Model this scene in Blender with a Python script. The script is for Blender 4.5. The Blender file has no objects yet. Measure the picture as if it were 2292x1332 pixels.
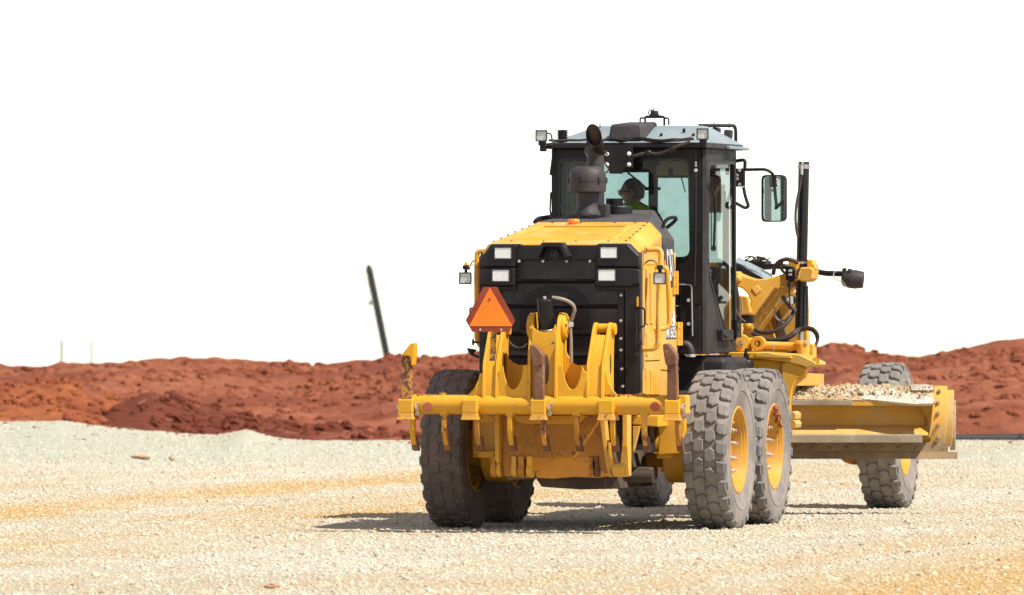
import bpy, bmesh, math, random
import numpy as np
from mathutils import Vector, Matrix
PI = math.pi
rad = math.radians
sc = bpy.context.scene
C = sc.collection
random.seed(7)

# ------------------------------------------------------------------ camera
cam_d = bpy.data.cameras.new('camera')
cam = bpy.data.objects.new('camera', cam_d); C.objects.link(cam)
cam.location = (0, 0, 2.08); cam.rotation_euler = (rad(90), 0, 0)
cam_d.sensor_width = 36.0; cam_d.lens = 300.0; cam_d.sensor_fit = 'HORIZONTAL'
cam_d.shift_y = -28.0 / 2292.0
cam_d.clip_start = 0.5; cam_d.clip_end = 9000
cam_d.dof.use_dof = True; cam_d.dof.focus_distance = 72.6; cam_d.dof.aperture_fstop = 5.6
sc.camera = cam

# ------------------------------------------------------------------ sky, sun, exposure
SUN = Vector((0.50, -0.30, 0.81)).normalized()
el = math.asin(SUN.z); az = math.atan2(SUN.x, SUN.y)
wld = bpy.data.worlds.new('World'); sc.world = wld; wld.use_nodes = True
nt = wld.node_tree; nt.nodes.clear()
sky = nt.nodes.new('ShaderNodeTexSky'); sky.sky_type = 'NISHITA'; sky.sun_disc = False
sky.sun_elevation = el; sky.sun_rotation = az
sky.air_density = 0.65; sky.dust_density = 0.0; sky.ozone_density = 1.0
bg = nt.nodes.new('ShaderNodeBackground'); bg.inputs['Strength'].default_value = 0.13
wo = nt.nodes.new('ShaderNodeOutputWorld')
veil = nt.nodes.new('ShaderNodeMix'); veil.data_type = 'RGBA'; veil.inputs[0].default_value = 0.18   # thin even haze over the whole sky, its tint added to warm shadows
veil.inputs[7].default_value = (10.2, 8.3, 6.5, 1)
nt.links.new(sky.outputs[0], veil.inputs[6]); nt.links.new(veil.outputs[2], bg.inputs[0]); nt.links.new(bg.outputs[0], wo.inputs[0])
sun_d = bpy.data.lights.new('sun', 'SUN'); sun_d.energy = 5.0; sun_d.angle = rad(0.6); sun_d.color = (1.0, 0.955, 0.885)
sun = bpy.data.objects.new('sun', sun_d); C.objects.link(sun)
sun.rotation_euler = SUN.to_track_quat('Z', 'Y').to_euler(); sun.location = (40, -20, 60)
vs = sc.view_settings
vs.view_transform = 'Standard'; vs.look = 'None'; vs.gamma = 1.0; vs.use_curve_mapping = False
vs.exposure = 0.62

# ------------------------------------------------------------------ materials
MATS = {}
def nn(nt, t, **kw):
    n = nt.nodes.new(t)
    for k, v in kw.items():
        if k.startswith('i_'): n.inputs[k[2:].replace('_', ' ')].default_value = v
        else: setattr(n, k, v)
    return n
def base_mat(name):
    m = bpy.data.materials.new(name); m.use_nodes = True; MATS[name] = m
    nt = m.node_tree; nt.nodes.clear()
    out = nt.nodes.new('ShaderNodeOutputMaterial'); bs = nt.nodes.new('ShaderNodeBsdfPrincipled')
    nt.links.new(bs.outputs[0], out.inputs[0])
    return m, nt, bs, out
def coords(nt, scale=1.0):
    tc = nt.nodes.new('ShaderNodeTexCoord'); oi = nt.nodes.new('ShaderNodeObjectInfo')
    mp = nt.nodes.new('ShaderNodeVectorMath'); mp.operation = 'MULTIPLY_ADD'
    cb = nt.nodes.new('ShaderNodeCombineXYZ')
    mu = nt.nodes.new('ShaderNodeMath'); mu.operation = 'MULTIPLY'; mu.inputs[1].default_value = 37.0
    nt.links.new(oi.outputs['Random'], mu.inputs[0])
    for i in range(3): nt.links.new(mu.outputs[0], cb.inputs[i])
    nt.links.new(tc.outputs['Object'], mp.inputs[0]); mp.inputs[1].default_value = (scale,) * 3
    nt.links.new(cb.outputs[0], mp.inputs[2])
    return mp.outputs[0]
def noise(nt, vec, scale, detail=4, rough=0.6, dist=0.0):
    n = nt.nodes.new('ShaderNodeTexNoise'); n.inputs['Scale'].default_value = scale
    n.inputs['Detail'].default_value = detail; n.inputs['Roughness'].default_value = rough; n.inputs['Distortion'].default_value = dist
    if vec is not None: nt.links.new(vec, n.inputs['Vector'])
    return n.outputs['Fac']
def ramp(nt, fac, lo, hi, a=0.0, b=1.0):
    r = nt.nodes.new('ShaderNodeMapRange'); r.interpolation_type = 'SMOOTHSTEP'
    r.inputs[1].default_value = lo; r.inputs[2].default_value = hi; r.inputs[3].default_value = a; r.inputs[4].default_value = b
    nt.links.new(fac, r.inputs[0]); return r.outputs[0]
def mixc(nt, fac, a, b):
    m = nt.nodes.new('ShaderNodeMix'); m.data_type = 'RGBA'
    if hasattr(fac, 'links'): nt.links.new(fac, m.inputs[0])
    else: m.inputs[0].default_value = fac
    for i, v in ((6, a), (7, b)):
        if hasattr(v, 'links'): nt.links.new(v, m.inputs[i])
        else: m.inputs[i].default_value = (*v, 1)
    return m.outputs[2]
def math_(nt, op, a, b=None):
    m = nt.nodes.new('ShaderNodeMath'); m.operation = op
    for i, v in ((0, a), (1, b)):
        if v is None: continue
        if hasattr(v, 'links'): nt.links.new(v, m.inputs[i])
        else: m.inputs[i].default_value = v
    return m.outputs[0]
def bump(nt, bs, h, strength, dist):
    b = nt.nodes.new('ShaderNodeBump'); b.inputs['Strength'].default_value = strength; b.inputs['Distance'].default_value = dist
    nt.links.new(h, b.inputs['Height']); nt.links.new(b.outputs[0], bs.inputs['Normal'])
def paint(name, col, dirt, amount=0.3, rough=0.4, chip=None, chip_amt=0.0, metal=0.0, spec=0.35, bmp=0.15, bscale=60, fade=0.15):
    m, nt, bs, out = base_mat(name)
    v = coords(nt)
    big = noise(nt, v, 3.0, 5, 0.65, 0.4); fine = noise(nt, v, 38.0, 4, 0.7)
    vary = noise(nt, v, 1.3, 3)
    c0 = mixc(nt, ramp(nt, vary, 0.3, 0.7), tuple(x * (1 - fade) for x in col), tuple(min(1, x * (1 + fade * 0.6)) for x in col))
    f = math_(nt, 'MULTIPLY', ramp(nt, math_(nt, 'ADD', big, math_(nt, 'MULTIPLY', fine, 0.35)), 0.55, 0.95), amount)
    c1 = mixc(nt, f, c0, dirt)
    if chip:
        ch = noise(nt, v, 22.0, 6, 0.75, 0.6)
        c1 = mixc(nt, ramp(nt, math_(nt, 'ADD', ch, math_(nt, 'MULTIPLY', big, 0.5)), 0.92 - chip_amt, 0.97 - chip_amt), c1, chip)
    nt.links.new(c1, bs.inputs['Base Color'])
    nt.links.new(ramp(nt, math_(nt, 'ADD', f, math_(nt, 'MULTIPLY', fine, 0.2)), 0, 0.6, rough, min(1, rough + 0.3)), bs.inputs['Roughness'])
    bs.inputs['Metallic'].default_value = metal
    bs.inputs['Specular IOR Level'].default_value = spec
    if bmp: bump(nt, bs, noise(nt, v, bscale, 3), bmp, 0.004)
    return m
YEL = (0.62, 0.295, 0.012)
paint('yellow', YEL, (0.50, 0.33, 0.14), 0.35, 0.38, bmp=0.05)
paint('yellow_clean', (0.62, 0.305, 0.018), (0.56, 0.40, 0.18), 0.5, 0.38, bmp=0.03)
paint('yellow_worn', (0.66, 0.315, 0.012), (0.46, 0.25, 0.06), 0.35, 0.45, chip=(0.16, 0.06, 0.03), chip_amt=0.02, bmp=0.3, bscale=35)
paint('rim_yellow', (0.55, 0.265, 0.018), (0.36, 0.20, 0.085), 0.75, 0.5, chip=(0.30, 0.13, 0.06), chip_amt=0.03, bmp=0.1)
paint('yellow_shank', (0.62, 0.28, 0.02), (0.30, 0.16, 0.09), 0.8, 0.5, chip=(0.13, 0.055, 0.035), chip_amt=0.16, bmp=0.4, bscale=40)
paint('rusty', (0.14, 0.055, 0.030), (0.32, 0.18, 0.09), 0.5, 0.65, chip=(0.42, 0.20, 0.03), chip_amt=0.04, bmp=0.5, bscale=40)
paint('yellow_foot', (0.62, 0.30, 0.02), (0.34, 0.16, 0.08), 0.7, 0.5, chip=(0.20, 0.085, 0.05), chip_amt=0.10, bmp=0.4, bscale=35)
paint('brown_shaded_paint', (0.42, 0.17, 0.015), (0.30, 0.13, 0.035), 0.7, 0.5, chip=(0.17, 0.06, 0.025), chip_amt=0.08, bmp=0.3)  # brown and rust, with the shade under the beam mixed into the colour
paint('yellow_mud', (0.54, 0.28, 0.035), (0.46, 0.34, 0.17), 1.0, 0.6, chip=(0.30, 0.13, 0.07), chip_amt=0.03, bmp=0.4, bscale=30)
paint('edge_steel', (0.22, 0.14, 0.07), (0.40, 0.30, 0.17), 0.8, 0.55, metal=0.3, bmp=0.6, bscale=50)
paint('grime', (0.050, 0.034, 0.024), (0.15, 0.10, 0.06), 0.6, 0.7, bmp=0.4)
paint('rail_steel', (0.27, 0.215, 0.14), (0.42, 0.37, 0.29), 0.8, 0.5, metal=0.3, bmp=0.6, bscale=50)
paint('black', (0.010, 0.008, 0.008), (0.045, 0.033, 0.03), 0.25, 0.42, bmp=0.05)
paint('black_gloss', (0.010, 0.009, 0.010), (0.03, 0.025, 0.025), 0.2, 0.22, bmp=0.0)
paint('black_plastic', (0.0095, 0.0075, 0.008), (0.035, 0.027, 0.025), 0.2, 0.42, bmp=0.25, bscale=250)
paint('charcoal', (0.036, 0.029, 0.029), (0.10, 0.08, 0.07), 0.4, 0.5, bmp=0.2, bscale=200)
paint('dusty_black', (0.013, 0.0105, 0.0105), (0.10, 0.075, 0.065), 0.4, 0.55, bmp=0.2)
paint('anti_slip', (0.055, 0.05, 0.05), (0.16, 0.14, 0.12), 0.4, 0.8, bmp=0.6, bscale=180)
paint('roof_grey', (0.20, 0.245, 0.25), (0.28, 0.28, 0.27), 0.3, 0.45, bmp=0.0)
paint('rubber_hose', (0.035, 0.026, 0.022), (0.16, 0.11, 0.08), 0.5, 0.55, bmp=0.1)
paint('hose_grey', (0.26, 0.21, 0.16), (0.34, 0.27, 0.2), 0.5, 0.45, bmp=0.1)
paint('steel', (0.55, 0.53, 0.50), (0.3, 0.25, 0.2), 0.4, 0.3, metal=0.9, bmp=0.0)
paint('galv', (0.62, 0.60, 0.56), (0.35, 0.28, 0.2), 0.4, 0.4, metal=0.6, bmp=0.0)
paint('dark_steel', (0.10, 0.08, 0.07), (0.2, 0.12, 0.08), 0.5, 0.5, metal=0.5, bmp=0.3)
paint('orange_cap', (0.80, 0.22, 0.02), (0.5, 0.2, 0.05), 0.3, 0.4)
paint('sign_orange', (0.95, 0.21, 0.01), (0.80, 0.22, 0.04), 0.35, 0.5, bmp=0.0)
paint('sign_red', (0.27, 0.035, 0.012), (0.36, 0.10, 0.05), 0.5, 0.4, bmp=0.0)
paint('reflector_red', (0.28, 0.05, 0.025), (0.5, 0.2, 0.1), 0.7, 0.35)
paint('decal_white', (0.78, 0.77, 0.74), (0.6, 0.5, 0.4), 0.1, 0.4, bmp=0.0)
paint('decal_red', (0.85, 0.10, 0.02), (0.6, 0.2, 0.1), 0.1, 0.4, bmp=0.0)
paint('paper', (0.80, 0.79, 0.75), (0.7, 0.68, 0.6), 0.1, 0.8, bmp=0.0)
paint('headliner', (0.42, 0.24, 0.12), (0.24, 0.15, 0.09), 0.3, 0.8, bmp=0.1)
paint('interior', (0.030, 0.026, 0.024), (0.06, 0.05, 0.045), 0.3, 0.7)
paint('interior_tan', (0.46, 0.36, 0.22), (0.55, 0.45, 0.28), 0.6, 0.85, bmp=0.3)
paint('red_mud', (0.33, 0.10, 0.04), (0.42, 0.20, 0.09), 0.5, 0.95, bmp=0.8, bscale=40)
paint('skin', (0.60, 0.33, 0.23), (0.40, 0.19, 0.13), 0.4, 0.5, bmp=0.05)
paint('hair', (0.20, 0.16, 0.14), (0.36, 0.31, 0.28), 0.7, 0.7, bmp=0.6, bscale=120)
paint('vest_green', (0.30, 0.55, 0.02), (0.25, 0.42, 0.03), 0.3, 0.8)
paint('vest_orange', (0.85, 0.16, 0.03), (0.7, 0.15, 0.04), 0.3, 0.8)
paint('cloth_dark', (0.06, 0.055, 0.055), (0.09, 0.08, 0.075), 0.4, 0.9)
paint('amber', (0.75, 0.25, 0.02), (0.5, 0.2, 0.05), 0.2, 0.2)
paint('gauge_face', (0.05, 0.05, 0.05), (0.1, 0.1, 0.1), 0.2, 0.3)
paint('tan_rock', (0.36, 0.215, 0.115), (0.44, 0.30, 0.17), 0.6, 0.95, bmp=0.8, bscale=40)
paint('pole_dark', (0.045, 0.04, 0.045), (0.08, 0.07, 0.07), 0.4, 0.8)
paint('pole_pale', (0.16, 0.16, 0.16), (0.22, 0.22, 0.22), 0.3, 0.8)
paint('pipe_black', (0.02, 0.018, 0.02), (0.06, 0.04, 0.04), 0.4, 0.5)

def tyre_mat(name, a, b, d):
    m, nt, bs, out = base_mat(name)
    v = coords(nt)
    big = noise(nt, v, 3.5, 5, 0.7, 0.6); fine = noise(nt, v, 45.0, 5, 0.75)
    col = mixc(nt, ramp(nt, big, 0.35, 0.68), a, b)
    col = mixc(nt, ramp(nt, fine, 0.50, 0.75, 0.0, 0.6), col, d)
    nt.links.new(col, bs.inputs['Base Color']); bs.inputs['Roughness'].default_value = 0.85
    bs.inputs['Specular IOR Level'].default_value = 0.25
    bump(nt, bs, noise(nt, v, 70, 4, 0.7), 0.5, 0.006)
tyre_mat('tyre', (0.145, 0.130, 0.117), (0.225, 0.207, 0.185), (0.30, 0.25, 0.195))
tyre_mat('tyre_side', (0.17, 0.15, 0.135), (0.27, 0.235, 0.20), (0.30, 0.22, 0.16))
tyre_mat('tyre_shaded', (0.110, 0.083, 0.070), (0.17, 0.13, 0.11), (0.21, 0.165, 0.13))  # darker tyre copy: the left rear wheels' shade is put into the colour

def glass_mat(name, tint, gloss=0.08, dirt=0.06):
    m, nt, bs, out = base_mat(name)
    nt.nodes.remove(bs)
    tr = nt.nodes.new('ShaderNodeBsdfTransparent'); tr.inputs[0].default_value = (*tint, 1)
    gl = nt.nodes.new('ShaderNodeBsdfGlossy'); gl.inputs['Roughness'].default_value = 0.03
    df = nt.nodes.new('ShaderNodeBsdfDiffuse'); df.inputs[0].default_value = (0.34, 0.30, 0.25, 1)
    fr = nt.nodes.new('ShaderNodeFresnel'); fr.inputs[0].default_value = 1.35
    v = coords(nt)
    d = ramp(nt, noise(nt, v, 4.0, 6, 0.75, 1.5), 0.48, 0.78, dirt * 0.2, dirt * 3.0)
    m1 = nt.nodes.new('ShaderNodeMixShader'); m2 = nt.nodes.new('ShaderNodeMixShader')
    nt.links.new(d, m1.inputs[0]); nt.links.new(tr.outputs[0], m1.inputs[1]); nt.links.new(df.outputs[0], m1.inputs[2])
    ge = nt.nodes.new('ShaderNodeNewGeometry')   # reflect at the outer face of the pane only
    nt.links.new(math_(nt, 'MULTIPLY', fr.outputs[0], math_(nt, 'SUBTRACT', 1.0, ge.outputs['Backfacing'])), m2.inputs[0]); nt.links.new(m1.outputs[0], m2.inputs[1]); nt.links.new(gl.outputs[0], m2.inputs[2])
    nt.links.new(m2.outputs[0], out.inputs[0])
glass_mat('glass', (0.70, 0.775, 0.785), dirt=0.045)
glass_mat('glass_side', (0.74, 0.81, 0.81), dirt=0.03)
glass_mat('bottle_plastic', (0.45, 0.75, 0.70), dirt=0.15)

def mirror_mat():
    m, nt, bs, out = base_mat('mirror')
    bs.inputs['Base Color'].default_value = (0.82, 0.84, 0.84, 1); bs.inputs['Metallic'].default_value = 1; bs.inputs['Roughness'].default_value = 0.02
mirror_mat()
def lens_mat(name, col, sc_):
    m, nt, bs, out = base_mat(name)
    v = coords(nt)
    vo = nt.nodes.new('ShaderNodeTexVoronoi'); vo.inputs['Scale'].default_value = sc_; nt.links.new(v, vo.inputs['Vector'])
    f = ramp(nt, vo.outputs['Distance'], 0.15, 0.55)
    nt.links.new(mixc(nt, f, col, tuple(x * 0.8 for x in col)), bs.inputs['Base Color'])
    bs.inputs['Metallic'].default_value = 0.0; bs.inputs['Roughness'].default_value = 0.25
    bs.inputs['Coat Weight'].default_value = 1.0; bs.inputs['Coat Roughness'].default_value = 0.03
    bump(nt, bs, vo.outputs['Distance'], 0.2, 0.004)
lens_mat('led_lens', (0.84, 0.85, 0.81), 70)
lens_mat('lamp_lens', (0.62, 0.62, 0.58), 40)

def grille_mat():
    m, nt, bs, out = base_mat('grille_mesh')
    tc = nt.nodes.new('ShaderNodeTexCoord'); sx = nt.nodes.new('ShaderNodeSeparateXYZ'); nt.links.new(tc.outputs['Object'], sx.inputs[0])
    k = 2 * PI / 0.0155
    a = math_(nt, 'SINE', math_(nt, 'MULTIPLY', sx.outputs[0], k))
    b = math_(nt, 'SINE', math_(nt, 'MULTIPLY', sx.outputs[2], k))
    h = math_(nt, 'ADD', a, b)
    f = ramp(nt, h, -0.1, 0.7)
    dust = noise(nt, tc.outputs['Object'], 2.5, 4)
    hi = mixc(nt, ramp(nt, dust, 0.4, 0.7), (0.020, 0.015, 0.015), (0.07, 0.052, 0.046))
    nt.links.new(mixc(nt, f, hi, (0.004, 0.003, 0.003)), bs.inputs['Base Color'])
    bs.inputs['Roughness'].default_value = 0.5
    bump(nt, bs, f, -0.6, 0.004)
grille_mat()

def gravel_color(nt, per_stone):
    geo = nt.nodes.new('ShaderNodeNewGeometry'); sx = nt.nodes.new('ShaderNodeSeparateXYZ')
    nt.links.new(geo.outputs['Position'], sx.inputs[0])
    # the strips run along the way the machine drives: s is measured across them
    s = math_(nt, 'SUBTRACT', sx.outputs[0], math_(nt, 'MULTIPLY', math_(nt, 'SUBTRACT', sx.outputs[1], 73.0), 0.25))
    cb = nt.nodes.new('ShaderNodeCombineXYZ')
    nt.links.new(math_(nt, 'MULTIPLY', s, 0.55), cb.inputs[0]); nt.links.new(math_(nt, 'MULTIPLY', sx.outputs[1], 0.045), cb.inputs[1])
    bands = noise(nt, cb.outputs[0], 1.7, 5, 0.6, 0.5)
    patch = noise(nt, geo.outputs['Position'], 0.33, 4, 0.6)
    fine = noise(nt, geo.outputs['Position'], 2.2, 5, 0.7)
    along = ramp(nt, noise(nt, geo.outputs['Position'], 0.12, 3, 0.6), 0.34, 0.52, 0.45, 1.15)
    def strip(c0, w, amt, y0=None, y1=None):
        d = math_(nt, 'ABSOLUTE', math_(nt, 'SUBTRACT', math_(nt, 'ADD', math_(nt, 'ADD', s, math_(nt, 'MULTIPLY', patch, 1.6)), math_(nt, 'MULTIPLY', fine, 0.9)), c0 + 1.25))
        return math_(nt, 'MULTIPLY', ramp(nt, d, 0.0, w * 1.25, amt, 0.0), along)
    och = ramp(nt, bands, 0.48, 0.70, 0.0, 0.62)
    for a in ((-5.9, 1.1, 1.0), (-2.5, 0.9, 0.9), (-3.7, 0.6, 0.7), (-1.4, .4, .5), (6.8, 1.9, 1.0), (4.4, 0.6, 0.45)):
        och = math_(nt, 'MAXIMUM', och, strip(*a))
    pale = mixc(nt, ramp(nt, patch, 0.3, 0.7), (0.405, 0.345, 0.236), (0.452, 0.410, 0.312))
    col = mixc(nt, och, pale, (0.43, 0.285, 0.115))
    col = mixc(nt, math_(nt, 'MULTIPLY', ramp(nt, sx.outputs[1], 93.0, 103.0), 0.75), col, (0.375, 0.38, 0.29))   # fresh grey-green gravel of the far ridge
    if per_stone:
        oi = nt.nodes.new('ShaderNodeObjectInfo')
        wn = nt.nodes.new('ShaderNodeTexWhiteNoise'); wn.noise_dimensions = '1D'; nt.links.new(oi.outputs['Random'], wn.inputs['W'])
        col = mixc(nt, ramp(nt, oi.outputs['Random'], 0.84, 0.96, 0, 0.8), col, (0.27, 0.15, 0.08))
        col = mixc(nt, ramp(nt, wn.outputs['Value'], 0.2, 1.0, 0.0, 0.5), col, (0.57, 0.53, 0.44))
    return col
def gravel_mat(name, per_stone):
    m, nt, bs, out = base_mat(name)
    nt.links.new(gravel_color(nt, per_stone), bs.inputs['Base Color'])
    bs.inputs['Roughness'].default_value = 0.9; bs.inputs['Specular IOR Level'].default_value = 0.2
    geo = nt.nodes.new('ShaderNodeNewGeometry')
    if not per_stone: bump(nt, bs, noise(nt, geo.outputs['Position'], 30, 5, 0.8), 0.8, 0.03)
gravel_mat('gravel_ground', False); gravel_mat('gravel_stone', True)
def earth_mat(name, a, b, c_, stones=True, scl=0.35):
    m, nt, bs, out = base_mat(name)
    geo = nt.nodes.new('ShaderNodeNewGeometry'); p = geo.outputs['Position']
    col = mixc(nt, ramp(nt, noise(nt, p, scl, 5, 0.6, 0.8), 0.35, 0.65), a, b)
    col = mixc(nt, ramp(nt, noise(nt, p, 4.0, 6, 0.75, .5), 0.48, 0.68, 0, 0.9), col, c_)
    if stones: col = mixc(nt, ramp(nt, noise(nt, p, 3.1, 3, 0.7), 0.69, 0.74, 0, 0.85), col, (0.62, 0.32, 0.18))
    nt.links.new(col, bs.inputs['Base Color']); bs.inputs['Roughness'].default_value = 0.95
    bs.inputs['Specular IOR Level'].default_value = 0.15
    bump(nt, bs, noise(nt, p, 6.0, 6, 0.8), 0.8, 0.12)
earth_mat('red_earth', (0.205, 0.056, 0.026), (0.335, 0.115, 0.056), (0.14, 0.036, 0.018))
earth_mat('red_earth_dark', (0.14, 0.035, 0.017), (0.18, 0.046, 0.022), (0.09, 0.023, 0.012), scl=1.4)
earth_mat('orange_earth', (0.24, 0.062, 0.026), (0.36, 0.115, 0.040), (0.20, 0.050, 0.022), scl=1.1)
earth_mat('blade_soil', (0.46, 0.34, 0.19), (0.56, 0.44, 0.27), (0.36, 0.24, 0.13), False, 2.0)
earth_mat('blade_dust', (0.66, 0.61, 0.51), (0.60, 0.53, 0.41), (0.54, 0.45, 0.32), False, 3.0)

# ------------------------------------------------------------------ helpers
class B:
    """collects shapes; build() links them as one mesh object"""
    def __init__(s): s.v = []; s.f = []; s.m = []; s.cur = 0
    def mesh(s, vs_, fs):
        n = len(s.v); s.v += [tuple(p) for p in vs_]; s.f += [tuple(i + n for i in f) for f in fs]; s.m += [s.cur] * len(fs); return s
    def hexa(s, p):   # 8 points: bottom ring 0-3, top ring 4-7
        return s.mesh(p, [(3, 2, 1, 0), (4, 5, 6, 7), (0, 1, 5, 4), (1, 2, 6, 5), (2, 3, 7, 6), (3, 0, 4, 7)])
    def box(s, x0, x1, y0, y1, z0, z1):
        return s.hexa([(x0, y0, z0), (x1, y0, z0), (x1, y1, z0), (x0, y1, z0), (x0, y0, z1), (x1, y0, z1), (x1, y1, z1), (x0, y1, z1)])
    def obox(s, c, sz, rot):
        M = Matrix.Translation(c) @ rot.to_matrix().to_4x4() if hasattr(rot, 'to_matrix') else Matrix.Translation(c) @ rot
        x, y, z = (d / 2 for d in sz)
        return s.hexa([M @ Vector(q) for q in ((-x, -y, -z), (x, -y, -z), (x, y, -z), (-x, y, -z), (-x, -y, z), (x, -y, z), (x, y, z), (-x, y, z))])
    def prism(s, ring, vec):
        ring = [Vector(p) for p in ring]; vec = Vector(vec); n = len(ring)
        nrm = Vector((0, 0, 0))
        for i in range(n): nrm += ring[i].cross(ring[(i + 1) % n])
        if nrm.dot(vec) < 0: ring = ring[::-1]
        vs_ = ring + [p + vec for p in ring]
        fs = [tuple(range(n))[::-1], tuple(range(n, 2 * n))] + [(i, (i + 1) % n, n + (i + 1) % n, n + i) for i in range(n)]
        return s.mesh(vs_, fs)
    def front(s, uz, v0, v1):    # outline seen from behind (u,z), from depth v0 to v1
        return s.prism([(u, v0, z) for u, z in uz], (0, v1 - v0, 0))
    def side(s, vz, u0, u1):     # outline seen from the side (v,z), from u0 to u1
        return s.prism([(u0, v, z) for v, z in vz], (u1 - u0, 0, 0))
    def plan(s, uv, z0, z1):
        return s.prism([(u, v, z0) for u, v in uv], (0, 0, z1 - z0))
    def cyl(s, p0, p1, r0, r1=None, n=16, cap=True):
        r1 = r0 if r1 is None else r1
        p0 = Vector(p0); p1 = Vector(p1); d = (p1 - p0).normalized()
        a = d.orthogonal().normalized(); b = d.cross(a)
        vs_ = []
        for p, r in ((p0, r0), (p1, r1)):
            vs_ += [p + a * (r * math.cos(2 * PI * i / n)) + b * (r * math.sin(2 * PI * i / n)) for i in range(n)]
        fs = [(i, (i + 1) % n, n + (i + 1) % n, n + i) for i in range(n)]
        if cap: fs += [tuple(range(n))[::-1], tuple(range(n, 2 * n))]
        return s.mesh(vs_, fs)
    def ring(s, c, axis, r0, r1, h, n=24):   # washer: inner r0, outer r1
        return s.lathe([(r0, -h / 2), (r1, -h / 2), (r1, h / 2), (r0, h / 2), (r0, -h / 2)], c, axis, n)
    def lathe(s, prof, c, axis, n=24):
        c = Vector(c); d = Vector(axis).normalized(); a = d.orthogonal().normalized(); b = d.cross(a)
        vs_ = []; m = len(prof)
        for i in range(n):
            t = 2 * PI * i / n; q = a * math.cos(t) + b * math.sin(t)
            vs_ += [c + q * max(r, 1e-4) + d * h for r, h in prof]
        fs = []
        for i in range(n):
            j = (i + 1) % n
            fs += [(i * m + k, j * m + k, j * m + k + 1, i * m + k + 1) for k in range(m - 1)]
        return s.mesh(vs_, fs)
    def tube(s, pts, r, n=8, fillet=0.0, closed=False, seg=5):
        P = [Vector(p) for p in pts]
        if fillet:
            Q = [P[0]]
            for i in range(1, len(P) - 1):
                a, b, c = P[i - 1], P[i], P[i + 1]
                f = min(fillet, (a - b).length * 0.48, (c - b).length * 0.48)
                s0 = b + (a - b).normalized() * f; s1 = b + (c - b).normalized() * f
                for k in range(seg + 1):
                    t = k / seg; Q.append(s0 * (1 - t) ** 2 + b * (2 * t * (1 - t)) + s1 * t * t)
            Q.append(P[-1]); P = Q
        P = [p for i, p in enumerate(P) if i == 0 or (p - P[i - 1]).length > 1e-5]
        up = None; vs_ = []
        for i, p in enumerate(P):
            d = (P[min(i + 1, len(P) - 1)] - P[max(i - 1, 0)]).normalized()
            if up is None: up = d.orthogonal().normalized()
            up = (up - d * up.dot(d)).normalized(); b = d.cross(up)
            rr = r[i] if isinstance(r, (list, tuple)) else r
            vs_ += [p + up * (rr * math.cos(2 * PI * k / n)) + b * (rr * math.sin(2 * PI * k / n)) for k in range(n)]
        fs = []
        for i in range(len(P) - 1):
            fs += [(i * n + k, i * n + (k + 1) % n, (i + 1) * n + (k + 1) % n, (i + 1) * n + k) for k in range(n)]
        L = len(P) - 1
        fs += [tuple(range(n))[::-1], tuple(range(L * n, L * n + n))]
        return s.mesh(vs_, fs)
    def spline(s, pts, r, n=8, sub=8):
        P = [Vector(p) for p in pts]; P = [P[0] * 2 - P[1]] + P + [P[-1] * 2 - P[-2]]; Q = []
        for i in range(1, len(P) - 2):
            a, b, c, d = P[i - 1:i + 3]
            for k in range(sub):
                t = k / sub
                Q.append(0.5 * ((2 * b) + (c - a) * t + (2 * a - 5 * b + 4 * c - d) * t * t + (3 * b - a - 3 * c + d) * t ** 3))
        Q.append(P[-2]); return s.tube(Q, r, n)
    def bolt(s, p, axis, r=0.014, h=0.014, n=6):
        p = Vector(p); a = Vector(axis).normalized(); return s.cyl(p, p + a * h, r, r * 0.9, n)
    def build(s, name, mat, parent=None, bevel=0.0, ang=35, seg=2, kind=None, label=None):
        me = bpy.data.meshes.new(name)
        arr = np.array(s.v); ctr = (arr.min(0) + arr.max(0)) / 2
        if parent is None: ctr = np.zeros(3)
        me.from_pydata([tuple(p) for p in (arr - ctr)], [], s.f)
        mats = mat if isinstance(mat, (list, tuple)) else [mat]
        for m in mats: me.materials.append(MATS[m])
        if len(mats) > 1: me.polygons.foreach_set('material_index', s.m)
        bm = bmesh.new(); bm.from_mesh(me)
        bmesh.ops.recalc_face_normals(bm, faces=bm.faces); bm.to_mesh(me); bm.free()
        me.shade_smooth(); me.set_sharp_from_angle(angle=rad(ang))
        o = bpy.data.objects.new(name, me); C.objects.link(o)
        o['_c'] = list(ctr)
        if parent is not None:
            o.parent = parent; pc = parent.get('_c', [0, 0, 0]); o.location = [ctr[i] - pc[i] for i in range(3)]
        if bevel:
            b = o.modifiers.new('bevel', 'BEVEL'); b.width = bevel; b.segments = seg; b.limit_method = 'ANGLE'; b.angle_limit = rad(ang); b.harden_normals = True
        if kind: o['kind'] = kind
        if label: o['label'] = label
        return o
def tag(o, label, cat, group=None):
    o['label'] = label; o['category'] = cat
    if group: o['group'] = group
    return o
def fbm(x, y, seed, octs=4):
    rs = np.random.RandomState(seed); z = np.zeros_like(x); amp = 1.0; f = 1.0
    for _ in range(octs):
        for k in range(5):
            a = rs.uniform(0, 2 * PI); ph = rs.uniform(0, 2 * PI); q = rs.uniform(0.7, 1.4) * f
            z += amp * np.sin((x * math.cos(a) + y * math.sin(a)) * q * 2 * PI + ph) / 5
        amp *= 0.55; f *= 2.03
    return z
def vnoise(x, y, seed):   # value noise
    rs = np.random.RandomState(seed); T = rs.rand(256, 256)
    xi = np.floor(x).astype(int); yi = np.floor(y).astype(int); fx = x - xi; fy = y - yi
    fx = fx * fx * (3 - 2 * fx); fy = fy * fy * (3 - 2 * fy); g = lambda i, j: T[i % 256, j % 256]
    return (g(xi, yi) * (1 - fx) + g(xi + 1, yi) * fx) * (1 - fy) + (g(xi, yi + 1) * (1 - fx) + g(xi + 1, yi + 1) * fx) * fy
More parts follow.
